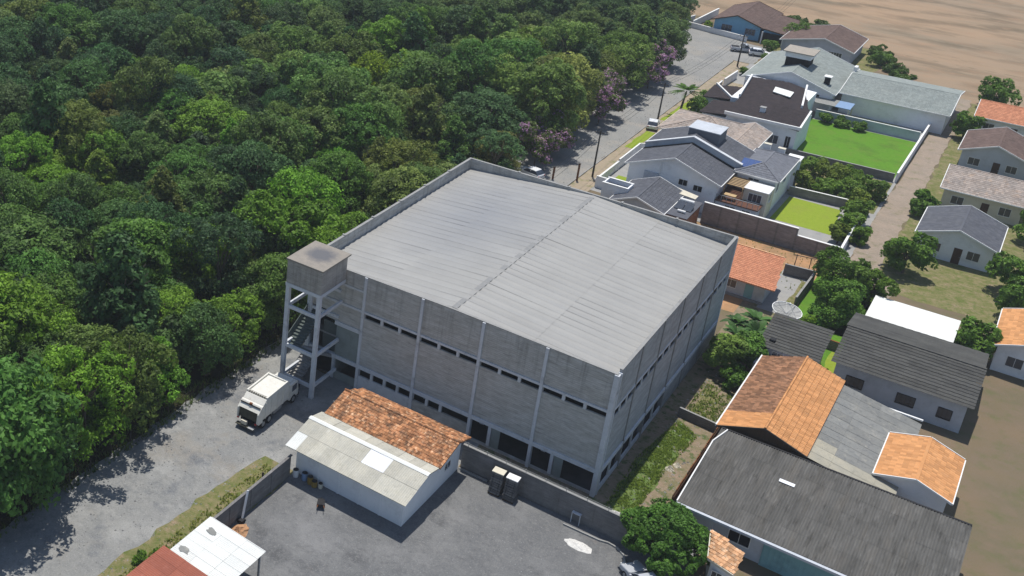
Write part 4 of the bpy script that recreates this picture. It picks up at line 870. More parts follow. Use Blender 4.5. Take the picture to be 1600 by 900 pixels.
part('feed_horn', MB().tube(c0 + axis * 1.15, c0 + axis * 1.4, .09, n=8), 'white_paint', DS); part('mast', MB().tube((5.3, 40.2, 0), c0 + axis * .0, .08, n=8), 'steel', DS)
# ---------------------------------------------------------------- long garden wall and fences up the street
GW = thing('garden_wall', 'long tall brownish block wall with white coping behind the dirt lot', 'wall', (-4, 64.3, 0))
for (a, b, h) in ((-10.4, 1.15, 3.0), (1.155, 6.2, 2.05)):
    n = 5 if a < 0 else 2
    for k in range(n):
        p0, p1 = a + (b - a) * k / n, a + (b - a) * (k + 1) / n
        part('wall_panel', MB().box(p0, p1 - .2, 64.2, 64.38, 0, h), 'block_long', GW); part('pier', MB().box(p1 - .2, p1, 64.15, 64.43, 0, h), 'block_dark', GW)
    part('coping', MB().box(a, b, 64.12, 64.46, h, h + .07), 'white_paint', GW)
wall_run('garden_wall', 'white wall closing the yellow lawn garden on its right side', 'wall', [(6.15, 64.6), (5.9, 78)], 1.6, .2, 'white_wall', .06)
wall_run('garden_wall', 'low reddish wall behind the small yellow green lawn', 'wall', [(-3.8, 82.9), (3.4, 83.5)], 1.3, .2, 'block_long', .05)
wall_run('garden_wall', 'dark wall at the near side of the wide green lawn', 'wall', [(-8.5, 98.5), (6.6, 98.9)], 1.3, .2, 'block_dark', .05, 'concrete')
wall_run('garden_wall', 'grey wall at the far side of the wide green lawn', 'wall', [(-8.6, 121.0), (6.6, 121.0)], 1.6, .2, 'grey_wall', .05)
wall_run('garden_wall', 'pale wall along the back lane beyond the wide green lawn', 'wall', [(7.0, 99), (7.2, 145)], 1.5, .2, 'white_wall', .05)
wall_run('street_fence', 'white front wall of the slate roofed house facing the street', 'wall', [(-25.4, 66.2), (-25.4, 74.4)], 1.25, .2, 'white_wall', .07, piers=8)
wall_run('street_fence', 'white railing wall with a rounded end in front of the slate roofed house', 'wall', [(-25.4, 75.0), (-25.4, 83.6), (-24.3, 84.4)], 1.5, .16, 'white_wall', .07)
wall_run('street_fence', 'white side wall between the small slate house and its neighbour', 'wall', [(-25.3, 65.9), (-19.8, 65.9)], 1.7, .2, 'white_wall', .07)
wall_run('street_fence', 'white wall with brown panels in front of the dark roofed house', 'wall', [(-25.3, 118.5), (-25.3, 125.6)], 1.4, .2, 'block_long', .1, piers=7, pier_mat='white_wall')
wall_run('street_fence', 'white front wall of the grey green roofed house', 'wall', [(-25.2, 127.2), (-24.9, 134)], 1.5, .2, 'white_wall', .08)
wall_run('street_fence', 'white side wall next to the palm tree garden', 'wall', [(-25.2, 118.1), (-20.5, 117.2)], 1.5, .2, 'white_wall', .08)
wall_run('street_fence', 'long low white wall at the end of the street before the sky blue house', 'wall', [(-44.6, 165.0), (-30.5, 161.6)], 1.1, .22, 'white_wall', .06)
wall_run('garden_wall', 'white side wall of the sky blue house running towards the field', 'wall', [(-42.2, 164.8), (-41.4, 180)], 1.5, .22, 'white_wall', .08)
wall_run('garden_wall', 'short grey wall under the forest edge at the street end', 'wall', [(-44.9, 165.2), (-43.8, 171)], 1.2, .2, 'grey_wall', .06)

# ---------------------------------------------------------------- house A: small slate house next to the warehouse
A = thing('house', 'small house with slate grey roof and white roof terrace box just behind the warehouse', 'house', (-17, 61, 0))
gable(A, -20.4, -13.2, 56.4, 65.4, -16.9, 2.75, 4.25, 'grey_wall', 'tile_slate', ze1=3.0, oh=.4)
part('terrace_box', MB().box(-22.3, -18.9, 58.9, 59.1, 0, 3.95).box(-22.3, -22.1, 59.1, 61.0, 0, 3.95).box(-19.1, -18.9, 59.1, 61.0, 0, 3.95).box(-22.3, -18.9, 61.0, 61.2, 0, 3.95), 'white_wall', A)
part('terrace_floor', MB().box(-22.1, -19.1, 59.1, 61.0, 3.2, 3.35), 'tile_slate', A); part('coping', MB().box(-22.36, -18.84, 58.84, 59.14, 3.955, 4.03), 'white_paint', A)
part('coping', MB().box(-22.36, -18.84, 60.96, 61.26, 3.955, 4.03), 'white_paint', A)
part('wall', MB().box(-13.55, -10.7, 57.4, 63.8, 0, 2.75), 'clay_brown', A)
part('flat_roof', MB().box(-13.1, -10.5, 57.2, 64.0, 2.78, 2.92), 'tile_slate', A)
part('canopy', MB().extr([(-15.2, 64.2, 3.25), (-11.6, 64.2, 2.95), (-11.6, 65.6, 2.95), (-15.2, 66.1, 3.25)], (0, 0, .09)), 'cream', A)
part('front_wall', MB().box(-22.2, -20.1, 61.2, 64.8, 0, 2.4), 'white_wall', A)
q = thing('solar_heater', 'solar water heater with white tank on the flat roof of the small slate house', 'solar heater', (-12, 60, 2.92))
for k in range(2): part('collector', MB().extr([(-12.9 + k * 1.1, 59.6, 2.96), (-11.9 + k * 1.1, 59.6, 2.96), (-11.9 + k * 1.1, 61.2, 3.5), (-12.9 + k * 1.1, 61.2, 3.5)], (0, 0, .07)), 'glass', q)
part('tank', MB().tube((-12.8, 61.5, 3.6), (-11.0, 61.5, 3.6), .24, n=10), 'white_paint', q); part('tank', MB().tube((-12.2, 58.8, 3.12), (-11.2, 58.8, 3.12), .18, n=10), 'white_paint', q)
for x in (-12.6, -11.2): part('leg', MB().bar((x, 61.5, 2.92), (x, 61.5, 3.4), .05, .05), 'steel', q)
# ---------------------------------------------------------------- house B: large two level slate house
B = thing('villa', 'large white villa with layered slate grey gable roofs behind the long wall', 'house', (-14, 75, 0))
gable(B, -22.3, -9.5, 67.0, 74.5, -15.9, 4.3, 6.85, 'white_wall', 'tile_slate', ze1=4.6, oh=.5)
part('gable_recess', MB().box(-19.6, -17.7, 67.36, 67.49, 0, 3.9), 'grey_wall', B); part('downpipe', MB().box(-17.6, -17.5, 67.38, 67.49, 0, 5.6), 'white_paint', B)
window(B, -14.9, 67.48, 3.2, 1.1, .8, shut='dark'); window(B, -12.9, 67.48, 2.9, 1.1, .8, shut='dark')
# raised rear roof with a pale stepped parapet
part('parapet', MB().extr([(-22.2, 74.6, 4.2), (-15.9, 74.6, 6.8), (-9.0, 74.6, 4.5), (-9.0, 74.6, 5.5), (-15.9, 74.6, 7.75), (-22.2, 74.6, 5.25)], (0, .3, 0)), 'grey_wall', B)
part('parapet_cap', MB().bar((-22.2, 74.75, 5.32), (-15.9, 74.75, 7.82), .62, .12), 'conc_blue', B); part('parapet_cap', MB().bar((-15.9, 74.75, 7.82), (-9.0, 74.75, 5.57), .62, .12), 'conc_blue', B)
part('shadow_gap_bar', MB().bar((-22.2, 74.35, 4.45), (-15.9, 74.35, 6.97), .35, .1), 'black', B); part('shadow_gap_bar', MB().bar((-15.9, 74.35, 6.97), (-9.3, 74.35, 4.68), .35, .1), 'black', B)  # black bars that paint in the shadow gap below the parapet
gable(B, -22.3, -8.9, 75.08, 82.2, -16.2, 5.05, 7.5, 'white_wall', 'tile_slate', ze1=5.0, oh=.4, ohg=.0)
part('roof_block', MB().box(-17.4, -13.2, 77.2, 81.0, 5, 8.1), 'tile_light', B); part('roof_block_lid', MB().box(-17.5, -13.1, 77.1, 81.1, 8.1, 8.22), 'grey_wall', B)
hip(B, -9.6, -3.8, 73.4, 84.6, 4.95, 6.1, 'tile_light', 'y'); gutters(B, -9.6, -3.8, 73.4, 84.6, 4.93)
part('wall', MB().box(-9.2, -4.3, 74.0, 84.2, 0, 4.85), 'white_wall', B)
window(B, -7.7, 74.0, 2.8, 1.3, 1.5); window(B, -4.3, 75.3, 2.7, 1.2, 1.6, '+x'); window(B, -4.3, 79, 2.9, 1.4, 1.2, '+x')
part('wall', MB().box(-7.2, -4.2, 70.2, 73.95, 0, 4.1), 'cream', B); part('flat_roof', MB().box(-7.3, -4.1, 70.1, 73.35, 4.1, 4.2), 'white_paint', B)
window(B, -6.5, 70.2, 2.5, 1.6, 1.1, bars=2); window(B, -4.2, 71.2, 2.6, 1.0, 1.1, '+x')
part('terrace_deck', MB().box(-9.95, -7.25, 67.6, 73.9, 2.3, 2.45), 'deck', B); part('terrace_deck', MB().box(-7.2, -4.5, 67.6, 70.1, 2.3, 2.45), 'deck', B)
part('wall', MB().box(-9.9, -4.7, 67.7, 70.1, 0, 2.28), 'grey_wall', B)
window(B, -8.6, 67.7, .9, 1.3, 1.1); window(B, -6.4, 67.7, .9, 1.0, 1.1)
for k in range(9): part('railing_post', MB().box(-9.9 + k * .66, -9.84 + k * .66, 67.62, 67.68, 2.45, 3.2), 'steel', B)
part('handrail', MB().box(-9.9, -4.5, 67.6, 67.7, 3.2, 3.26), 'steel', B)
PG = thing('pergola', 'timber slat pergola over the terrace of the white villa', 'pergola', (-8, 72, 2.4))
for k in range(7): part('slat', MB().box(-9.7, -7.2, 69.9 + k * .55, 70.12 + k * .55, 4.1, 4.22), 'pergola', PG)
for x in (-9.6, -7.3): 
    part('beam', MB().box(x - .06, x + .06, 69.7, 73.7, 3.93, 4.095), 'pergola', PG); part('post', MB().box(x - .06, x + .06, 69.8, 69.92, 2.45, 3.93), 'pergola', PG)
q = thing('garden_table', 'wooden table on the terrace in front of the pergola', 'table', (-8.4, 68.8, 2.45))
part('tabletop', MB().box(-9.2, -7.7, 68.4, 69.3, 3.1, 3.17), 'pergola', q)
for x in (-9.1, -7.8):
    for y in (68.5, 69.2): part('leg', MB().box(x - .04, x + .04, y - .04, y + .04, 2.45, 3.1), 'pergola', q)
q = part('solar_panel', MB().bar((-9.4, 76.65, 6.02), (-6.9, 76.65, 6.02), .06, .06), 'steel', B)
for k in range(3): part('cell', MB().extr([(-9.35 + k * .78, 74.6, 5.38), (-8.6 + k * .78, 74.6, 5.38), (-8.6 + k * .78, 76.6, 5.98), (-9.35 + k * .78, 76.6, 5.98)], (0, 0, .05)), 'solar', q)
for i, (x, y) in enumerate(((-8.3, 84.9), (-6.3, 84.4))):
    q = thing('vent_stack', ('left' if i == 0 else 'right') + ' one of two pale roof boxes at the back edge of the villa roof', 'roof vent', (x, y, 4.9), group='pale boxes on the villa roof edge')
    part('box', MB().box(x - .45, x + .45, y - .3, y + .3, 4.6, 5.9), 'white_paint', q); part('lid', MB().box(x - .5, x + .5, y - .35, y + .35, 5.9, 5.98), 'cream', q)
part('flat_roof', MB().box(-5.6, -3.7, 84.7, 87.2, 4.4, 4.55), 'white_paint', B); part('wall', MB().box(-5.4, -3.9, 84.75, 87.0, 0, 4.38), 'white_wall', B)
# ---------------------------------------------------------------- house C: weathered beige roof
Cc = thing('house', 'house with a patchy weathered beige and brown tiled roof behind the white villa', 'house', (-17, 91, 0))
hip(Cc, -24.2, -12.6, 86.4, 97.6, 3.75, 5.5, 'tile_beige', 'x'); part('wall', MB().box(-23.6, -13.2, 87, 97, 0, 3.65), 'white_wall', Cc); gutters(Cc, -24.2, -12.6, 86.4, 97.6, 3.72, 'cream')
gable(Cc, -14.8, -10.2, 84.6, 97.0, -12.9, 3.85, 4.6, 'white_wall', 'tile_beige', ze1=3.6, oh=.4)
gable(Cc, -19.6, -14.9, 83.2, 90.5, -17.2, 3.9, 4.9, 'white_wall', 'tile_beige', oh=.3, fascia=None)
window(Cc, -10.6, 88, 1.2, 1.3, 1.2, '+x'); window(Cc, -12.4, 85.0, 1.2, 1.2, 1.0)
# ---------------------------------------------------------------- house D: dark roof with white parapets
D = thing('house', 'single storey house with a dark brown roof framed by white parapets', 'house', (-13, 108, 0))
part('wall', MB().extr([(-17.6, 99.0, 0), (-7.3, 99.0, 0), (-7.3, 99.0, 4.2), (-12.5, 99.0, 4.5), (-17.6, 99.0, 4.2)], (0, 9.5, 0)), 'white_wall', D)
part('wall', MB().extr([(-19.6, 108.51, 0), (-9.4, 108.51, 0), (-9.4, 108.51, 4.2), (-14, 108.51, 4.5), (-19.6, 108.51, 4.2)], (0, 13.3, 0)), 'white_wall', D)
slope(D, [(-17.9, 98.7, 4.35), (-12.5, 98.7, 4.8), (-12.5, 108.5, 4.8), (-18.3, 108.5, 4.35)], M['tile_dark']); slope(D, [(-12.5, 98.7, 4.8), (-7.0, 98.7, 4.35), (-7.7, 108.5, 4.35), (-12.5, 108.5, 4.8)], M['tile_dark'])
slope(D, [(-18.3, 108.5, 4.35), (-12.5, 108.5, 4.8), (-13.8, 122.2, 4.8), (-19.8, 122.2, 4.35)], M['tile_dark']); slope(D, [(-12.5, 108.5, 4.8), (-7.7, 108.5, 4.35), (-11.4, 122.2, 4.35), (-13.8, 122.2, 4.8)], M['tile_dark'])
for a, b in (((-17.9, 98.6, 4.6), (-6.9, 98.5, 4.75)), ((-6.9, 98.5, 4.7), (-7.5, 108.4, 4.7)), ((-9.2, 110, 4.75), (-11.2, 122.4, 4.75)), ((-18.4, 108.8, 4.7), (-19.9, 121.9, 4.7))): part('parapet', MB().bar(a, b, .28, .5), 'white_paint', D)
part('skylight', MB().extr([(-15.0, 117.3, 4.86), (-11.9, 116.4, 4.86), (-11.7, 112.9, 4.93), (-14.6, 113.9, 4.95)], (0, 0, .12)), 'fibre_white', D)
ch = part('chimney', MB().box(-13.7, -13.0, 102.4, 103.1, 4.6, 5.5), 'white_wall', D); part('cap', MB().box(-13.8, -12.9, 102.3, 103.2, 5.5, 5.58), 'concrete', D).parent = ch
part('annex', MB().box(-21.6, -17.9, 100.5, 107.5, 0, 3.1), 'white_wall', D); slope(D, [(-22.0, 100.2, 3.2), (-18.1, 100.2, 3.7), (-18.1, 108.0, 3.7), (-22.0, 108.0, 3.2)], M['tile_dark'])
slope(D, [(-24.0, 109.0, 3.1), (-19.4, 108.6, 3.8), (-20.0, 116.6, 3.8), (-24.2, 117.0, 3.1)], M['tile_dark']); part('wall', MB().box(-23.8, -19.7, 109.3, 116.4, 0, 3.0), 'white_wall', D)
part('parapet', MB().bar((-24.1, 117.0, 3.4), (-19.3, 108.6, 3.95), .25, .35), 'white_paint', D)
window(D, -11.6, 99.0, 1.4, 2.0, 1.3, bars=2); window(D, -8.6, 99.0, 1.2, .7, 1.8, shut='dark'); door(D, -13.2, 99.0, 0, .9, 2.1)
# ---------------------------------------------------------------- house E: grey green roof
E_ = thing('house', 'wide house with grey green tiled gable roofs and a rooftop tank tower', 'house', (-13, 135, 0))
gable(E_, -22.0, -7.0, 124.4, 144.6, -14.4, 3.5, 6.0, 'white_wall', 'tile_green', ze1=3.6, oh=.5)
gable(E_, 127.0, 144.2, -6.9, 9.5, 136, 3.5, 4.9, 'white_wall', 'tile_green', oh=.5, axis='x')
part('wall', MB().box(-21, -12.8, 122.8, 124.3, 0, 4.0), 'grey_wall', E_); part('wall_band', MB().box(-21, -12.7, 122.6, 122.79, 3.4, 4.3), 'white_wall', E_)
window(E_, -10.4, 124.9, 2.2, 1.0, .8, shut='dark'); 
tw_ = part('tank_tower', MB().box(-16.9, -13.1, 130.6, 134.2, 4.5, 7.0), 'dark', E_)
tb = part('tank_box', MB().box(-17.1, -12.9, 130.4, 134.4, 7.0, 7.9), 'white_wall', E_); tb.parent = tw_; part('slab', MB().box(-17.5, -12.5, 130.0, 134.9, 7.9, 8.08), 'slab_top', E_).parent = tw_
ch = part('chimney', MB().box(-9.6, -8.8, 127.4, 128.4, 3.8, 5.6), 'dark', E_); part('cap', MB().box(-9.8, -8.6, 127.2, 128.6, 5.6, 5.7), 'white_paint', E_).parent = ch
part('vent', MB().box(-7.2, -6.7, 138.8, 140.2, 4.5, 5.3), 'white_paint', E_)
q = thing('terrace_canopy', 'flat canopy with a light blue end over the patio of the grey green roofed house', 'canopy', (-6.6, 122.5, 0))
part('roof', MB().box(-10.6, -6.2, 121.4, 125.4, 2.5, 2.62), 'fibre_mid', q); part('roof', MB().box(-6.195, -3.9, 121.4, 125.4, 2.5, 2.62), 'bluep', q)
for x, y in ((-4.1, 121.6), (-4.1, 125.2), (-10.4, 121.6)): part('post', MB().box(x - .08, x + .08, y - .08, y + .08, 0, 2.5), 'cream', q)
# ---------------------------------------------------------------- houses F, G
F_ = thing('house', 'house with a dull brown roof and white verge beside the ploughed field', 'house', (-16, 165, 0))
gable(F_, -23.6, -10.3, 157.6, 171.5, -15.8, 2.9, 4.7, 'lilac_wall', 'tile_umber', ze1=2.9, oh=.5)
window(F_, -14.7, 158.1, 1.0, 2.4, 1.3, bars=4); window(F_, -18.6, 158.1, 1.2, 1.5, .9, shut='dark'); window(F_, -21.6, 158.1, 1.2, 1.2, .9)
G_ = thing('house', 'sky blue house with a dark red brown roof at the end of the street', 'house', (-33, 172, 0))
gable(G_, -38.4, -28.3, 163.6, 180, -33.6, 2.9, 4.6, 'blue_wall', 'tile_umber', ze1=2.9, oh=.5, fascia='wood')
gable(G_, -28.2, -23.8, 163.2, 178, -28.1, 2.95, 3.0, 'blue_wall', 'tile_umber', ze1=2.5, oh=.2, fascia='wood', cap=False)
window(G_, -36.3, 164.1, 1.0, 2.0, 1.2, frame='bluep', bars=2); window(G_, -31.6, 164.1, 1.0, 1.9, 1.2, frame='bluep', bars=2)
part('carport_shade_box', MB().box(-27.9, -24.2, 162.9, 163.3, .1, 2.3), 'dark', G_)  # solid near-black box standing in for the shade inside the carport
for x in (-28.0, -24.0): part('post', MB().box(x - .12, x + .12, 162.6, 162.84, 0, 2.5), 'white_paint', G_)
# ---------------------------------------------------------------- unseen-side neighbours beyond the lane
def simple_house(label, x0, x1, y0, y1, ze, zr, tile, wall, axis='y'):
    h = thing('house', label, 'house', ((x0 + x1) / 2, (y0 + y1) / 2, 0))
    if axis == 'y': gable(h, x0, x1, y0, y1, (x0 + x1) / 2, ze, zr, wall, tile)
    else: gable(h, y0, y1, x0, x1, (y0 + y1) / 2, ze, zr, wall, tile, axis='x')
    window(h, x0 + 1.6, y0 + .5, 1.0, 1.4, 1.1); window(h, x1 - 3.0, y0 + .5, 1.0, 1.3, 1.1, bars=1); window(h, x1 - .5, y0 + 2.5, 1.0, 1.4, 1.1, '+x'); door(h, (x0 + x1) / 2, y0 + .5, 0, .9, 2.1)
sheet('neighbour_ground', [(10.7, 60), (70, 60), (70, 150), (10.7, 150)], 3, 'rough_grass', wob=.3)
simple_house('house with slate roof right of the back lane, nearest of that row', 12.6, 21.5, 74, 84, 3.0, 4.6, 'tile_slate', 'white_wall')
simple_house('house with beige roof right of the back lane, second of that row', 12.8, 23, 93, 104, 3.0, 4.8, 'tile_beige', 'cream', 'x')
simple_house('house with brown roof right of the back lane, third of that row', 12.6, 22, 112, 123, 3.0, 4.8, 'tile_umber', 'grey_wall')
simple_house('house with orange roof right of the back lane, farthest of that row', 12.4, 23, 132, 142, 3.0, 4.6, 'clay_new', 'white_wall', 'x')
simple_house('house with orange roof beyond the pale flat roof', 23.5, 32, 48, 58, 3.0, 4.6, 'clay_orange', 'white_wall')

# ---------------------------------------------------------------- utility poles
def upole(x, y, h, label, lean=0):
    t = thing('utility_pole', label, 'utility pole', (x, y, 0), group='wooden utility poles along the street')
    part('shaft', MB().tube((x, y, 0), (x + lean, y, h), .15, .10, 8), 'pole', t)
    part('crossarm', MB().bar((x + lean - .75, y, h - .35), (x + lean + .75, y, h - .35), .1, .1), 'pole', t)
    for k in (-.65, 0, .65): part('insulator', MB().tube((x + lean + k, y, h - .3), (x + lean + k, y, h - .12), .05, .03, 6), 'clear_lamp', t)
    part('bracket', MB().bar((x + lean, y, h - 1.4), (x + lean - 1.1, y, h - 1.0), .05, .05), 'steel', t)
    return t
upole(-27.1, 69.3, 7.2, 'utility pole nearest the warehouse, by the small slate roofed house'); upole(-28.1, 100.4, 6.6, 'utility pole in the middle, beside the white car and the palm tree')
p3 = upole(-26.9, 142.2, 6.4, 'utility pole farthest up the street, with the transformer, near the silver pickup'); part('transformer', MB().tube((-26.6, 142.2, 3.9), (-26.6, 142.2, 4.7), .3, n=10), 'steel', p3)
for i, (x, y) in enumerate(((-31.0, 64.2), (-28.2, 66.2))):
    q = thing('marker_post', ('left' if i == 0 else 'right') + ' rusty post at the kerb behind the warehouse parapet', 'post', (x, y, 0), group='rusty kerb posts')
    part('shaft', MB().box(x - .12, x + .12, y - .1, y + .1, 0, 2.6 if i else 1.9), 'rust', q); part('cap', MB().box(x - .16, x + .16, y - .14, y + .14, 2.6 if i else 1.9, 2.7 if i else 2.0), 'pole', q)
q = thing('rubbish_heap', 'small white and brown heap at the foot of the nearest utility pole', 'rubbish', (-25.8, 68.2, 0))
for k in range(6):
    x, y = -26.4 + k * .5, 67.9 + (k % 2) * .4; part('bag' if k % 2 else 'block', MB().box(x, x + .4, y, y + .35, 0, .3 + .1 * (k % 3)), ('tarp', 'pole', 'rust')[k % 3], q, bevel=.06)

# ---------------------------------------------------------------- vegetation
def leafmesh(name, mat, seed, lobes, n, size, up=.35, thick=.35, squash=.8):
    """many small leaf faces spread through the shells of the crown's lobes"""
    r = np.random.default_rng(seed); L_ = np.array(lobes, float); wgt = L_[:, 3] ** 2; wgt /= wgt.sum()
    k = r.choice(len(L_), int(n * 1.5), p=wgt)
    d = r.normal(size=(len(k), 3)); d[:, 2] = d[:, 2] + up; d /= np.linalg.norm(d, axis=1)[:, None]
    # sprays: leaves gather around a limited number of twig directions so that gaps stay open
    tw = r.normal(size=(len(L_) * 26, 3)); tw[:, 2] += up; tw /= np.linalg.norm(tw, axis=1)[:, None]; tid = k * 26 + r.integers(0, 26, len(k))
    d = tw[tid] + d * .33; d /= np.linalg.norm(d, axis=1)[:, None]
    trad = r.uniform(.86, 1.12, len(tw))
    rad = (1 - thick * r.random(len(k)) ** 2.2) * trad[tid]
    p = L_[k, :3] + d * (L_[k, 3] * rad)[:, None] * np.array([1, 1, squash])
    keep = np.ones(len(p), bool)
    for i, l in enumerate(L_):
        q = np.linalg.norm((p - l[:3]) / np.array([1, 1, squash]), axis=1); keep &= ~((q < l[3] * .62) & (k != i))
    p, d, k, tid = p[keep][:n], d[keep][:n], k[keep][:n], tid[keep][:n]; n = len(p)
    nn = d * .9 + r.normal(size=(n, 3)) * .55 + np.array([0, 0, .35]); nn /= np.linalg.norm(nn, axis=1)[:, None]
    a = np.cross(nn, r.normal(size=(n, 3))); a /= np.linalg.norm(a, axis=1)[:, None]; b = np.cross(nn, a)
    s = size * r.uniform(.6, 1.35, n)[:, None]
    v = np.stack([p - a * s, p + b * s * .55, p + a * s, p - b * s * .55], 1).reshape(-1, 3)
    me = bpy.data.meshes.new(name); me.vertices.add(4 * n); me.vertices.foreach_set('co', v.ravel())
    me.loops.add(4 * n); me.loops.foreach_set('vertex_index', np.arange(4 * n)); me.polygons.add(n)
    me.polygons.foreach_set('loop_start', np.arange(n) * 4); me.polygons.foreach_set('loop_total', np.full(n, 4)); me.update()
    me.materials.append(mat)
    lt = r.random(len(L_)); tt = r.random(len(tw)); t = np.clip(.25 * lt[k] + .35 * tt[tid] + .4 * r.random(n), 0, 1)
    at = me.attributes.new('tint', 'FLOAT', 'FACE'); at.data.foreach_set('value', t.astype(np.float32)); me.validate(); return me
def mkobj(name, me, parent, loc=(0, 0, 0), color=None, scale=1, rz=0):
    o = bpy.data.objects.new(name, me); COL.objects.link(o); o.parent = parent; o.location = loc; o.scale = (scale,) * 3 if not isinstance(scale, tuple) else scale; o.rotation_euler = (0, 0, rz)
    if color: o.color = (*color, 1)
    return o
def trunk_mesh(name, h, r0, seed, limbs, spread):
    r = random.Random(seed); mb = MB(); top = Vector((r.uniform(-.3, .3), r.uniform(-.3, .3), h * .62))
    mb.tube((0, 0, -.1), top * .5, r0, r0 * .78, 8); mb.tube(top * .5, top, r0 * .78, r0 * .6, 8)
    for k in range(limbs):
        a = 2 * math.pi * k / limbs + r.uniform(-.4, .4); e = Vector((math.cos(a) * spread, math.sin(a) * spread, h * r.uniform(.95, 1.15))); mid = top.lerp(e, .5) + Vector((0, 0, .35))
        mb.tube(top * r.uniform(.8, 1), mid, r0 * .42, r0 * .28, 6); mb.tube(mid, e, r0 * .28, r0 * .1, 5)
        e2 = mid + Vector((math.cos(a + .8), math.sin(a + .8), .9)) * spread * .45; mb.tube(mid, e2, r0 * .2, r0 * .07, 5)
    return mb.mesh(name, M['bark'])
def forest_lobes(seed, R, n):
    r = random.Random(seed); out = [(0, 0, 6.4, R * .62)]
    for i in range(n):
        a = 2 * math.pi * i / n * 1.618 + r.uniform(-.5, .5); d = R * r.uniform(.25, .78); z = 6.5 - (d / R) ** 2 * 2.1 + r.uniform(-.5, .8)
        out.append((math.cos(a) * d, math.sin(a) * d, z, R * r.uniform(.26, .44)))
    for i in range(6):
        a = i * 1.05 + r.uniform(-.3, .3); d = R * .58; out.append((math.cos(a) * d, math.sin(a) * d, r.uniform(2.2, 3.8), R * .42))
    return out
crowns = []
def lobes2(seed, R, kind):
    r = random.Random(seed)
    if kind == 'fine':      # many small puffs over a broad dome
        out = [(0, 0, 5.6, R * .6)]
        for i in range(26):
            a = i * 2.4 + r.uniform(-.3, .3); d = R * .92 * math.sqrt((i + .5) / 26); out.append((math.cos(a) * d, math.sin(a) * d, 7.1 - (d / R) ** 2 * 3.2 + r.uniform(-.5, .5), R * r.uniform(.17, .3)))
    elif kind == 'umbrella':
        out = []
        for i in range(16):
            a = i * 2.4 + r.uniform(-.3, .3); d = R * 1.05 * math.sqrt((i + .5) / 16); out.append((math.cos(a) * d, math.sin(a) * d, 7.4 - (d / R) ** 2 * 1.0 + r.uniform(-.3, .4), R * r.uniform(.2, .34)))
    elif kind == 'cone':
        out = []
        for i in range(20):
            z = 2.6 + 6.2 * i / 20; d = R * .75 * (1 - i / 22) * r.uniform(.5, 1.1); a = i * 2.4; out.append((math.cos(a) * d, math.sin(a) * d, z, R * .42 * (1 - .55 * i / 20)))
    else: out = forest_lobes(seed, R, 12)
    if kind != 'cone':
        for i in range(5): a = i * 1.26 + r.uniform(-.3, .3); out.append((math.cos(a) * R * .55, math.sin(a) * R * .55, r.uniform(2.4, 3.8), R * .38))
    return out
for i, (kd, R0, n, sz) in enumerate((('puff', 4.2, 13000, .17), ('fine', 4.4, 16000, .13), ('umbrella', 4.3, 8000, .17), ('puff', 3.6, 11000, .15), ('cone', 3.6, 10000, .17), ('fine', 3.8, 14000, .14), ('puff', 4.6, 13000, .2), ('umbrella', 3.8, 9500, .14), ('fine', 4.8, 17000, .14), ('cone', 4.0, 10000, .2), ('puff', 4.0, 12000, .14))):
    crowns.append(leafmesh('crown', M['leaf'], 100 + i, lobes2(30 + i, R0, kd), n, sz, up=.45, thick=.45))
trunks = [trunk_mesh('trunk', 6.6, .24, 50 + i, 6, 2.1) for i in range(4)]
def bright(c, k): return tuple(min(3, x * k) for x in c)
KINDS = [  # colour multiplier, label, weight
    ((.70, .92, .98), 'dark green round crowned tree in the dense forest left of the warehouse', 5),
    ((.52, .74, .86), 'very dark blue green tree in the dense forest left of the warehouse', 3),
    ((1.0, 1.25, .85), 'mid green leafy tree in the dense forest left of the warehouse', 4),
    ((1.5, 1.45, 1.25), 'pale grey green tree in the dense forest left of the warehouse', 1.3),
    ((1.5, 1.85, .62), 'bright fresh green tree in the dense forest left of the warehouse', 1.2),
    ((1.25, 1.08, .8), 'olive brown tree in the dense forest left of the warehouse', .8)]
def edge_x(y): return -36.4 if y < 36 else -36.4 - (y - 36) * .035 if y < 130 else -39.7 - (y - 130) * .16
fr = random.Random(11); spots = []
SPECIAL = [((-63.5, 66), 4, 1.15, 'brightest yellow green crown in the middle of the forest', (2.3, 2.1, .35)), ((-41.5, 38), 5, 1.2, 'olive brown crown nearest the far left corner of the warehouse roof', (1.45, 1.15, .7)),
           ((-52, 92), 3, 1.35, 'tall pale feathery tree standing above the forest beyond the warehouse', (2.0, 2.0, 1.5)), ((-47, 105), 3, 1.2, 'second pale feathery tree just beyond the tallest pale one', (1.8, 1.8, 1.35)),
           ((-37.5, 108), 3, 1.15, 'broad pale green tree overhanging the far street', (1.75, 1.7, 1.2))]
for s in SPECIAL: spots.append((s[0][0], s[0][1], s, 0))
spc = 5.9; iy = 0; y = -62
while y < 250:
    x = -36.6
    xmin = -74 - (y + 20) * 1.05 if y < 78 else -176 + (y - 78) * 1.05
    xmin = min(xmin, -60) if y < 60 else xmin
    k = 0
    while True:
        px = edge_x(y) + .3 - k * spc + (fr.uniform(-1.3, 1.3) if k else fr.uniform(-.9, .2)) - (spc * .5 if (iy % 2 and k) else 0); py = y + fr.uniform(-1.5, 1.5); k += 1
        if px < xmin or k > 60: break
        if y > 168 and px > -52: continue
        if any((px - a) ** 2 + (py - b) ** 2 < 15 for a, b, _, _ in spots[:len(SPECIAL)]): continue
        spots.append((px, py, None, k))
    y += spc * .9; iy += 1
PINK = ((-34.4, 66), (-34.6, 72), (-34.4, 91), (-35.2, 96.5), (-34.8, 116), (-35.4, 121.5))
spots = [q for q in spots if q[2] or all((q[0] - a) ** 2 + (q[1] - b) ** 2 > 14 for a, b in PINK)]
camv = Vector((20.99, -82.86, 63.17))
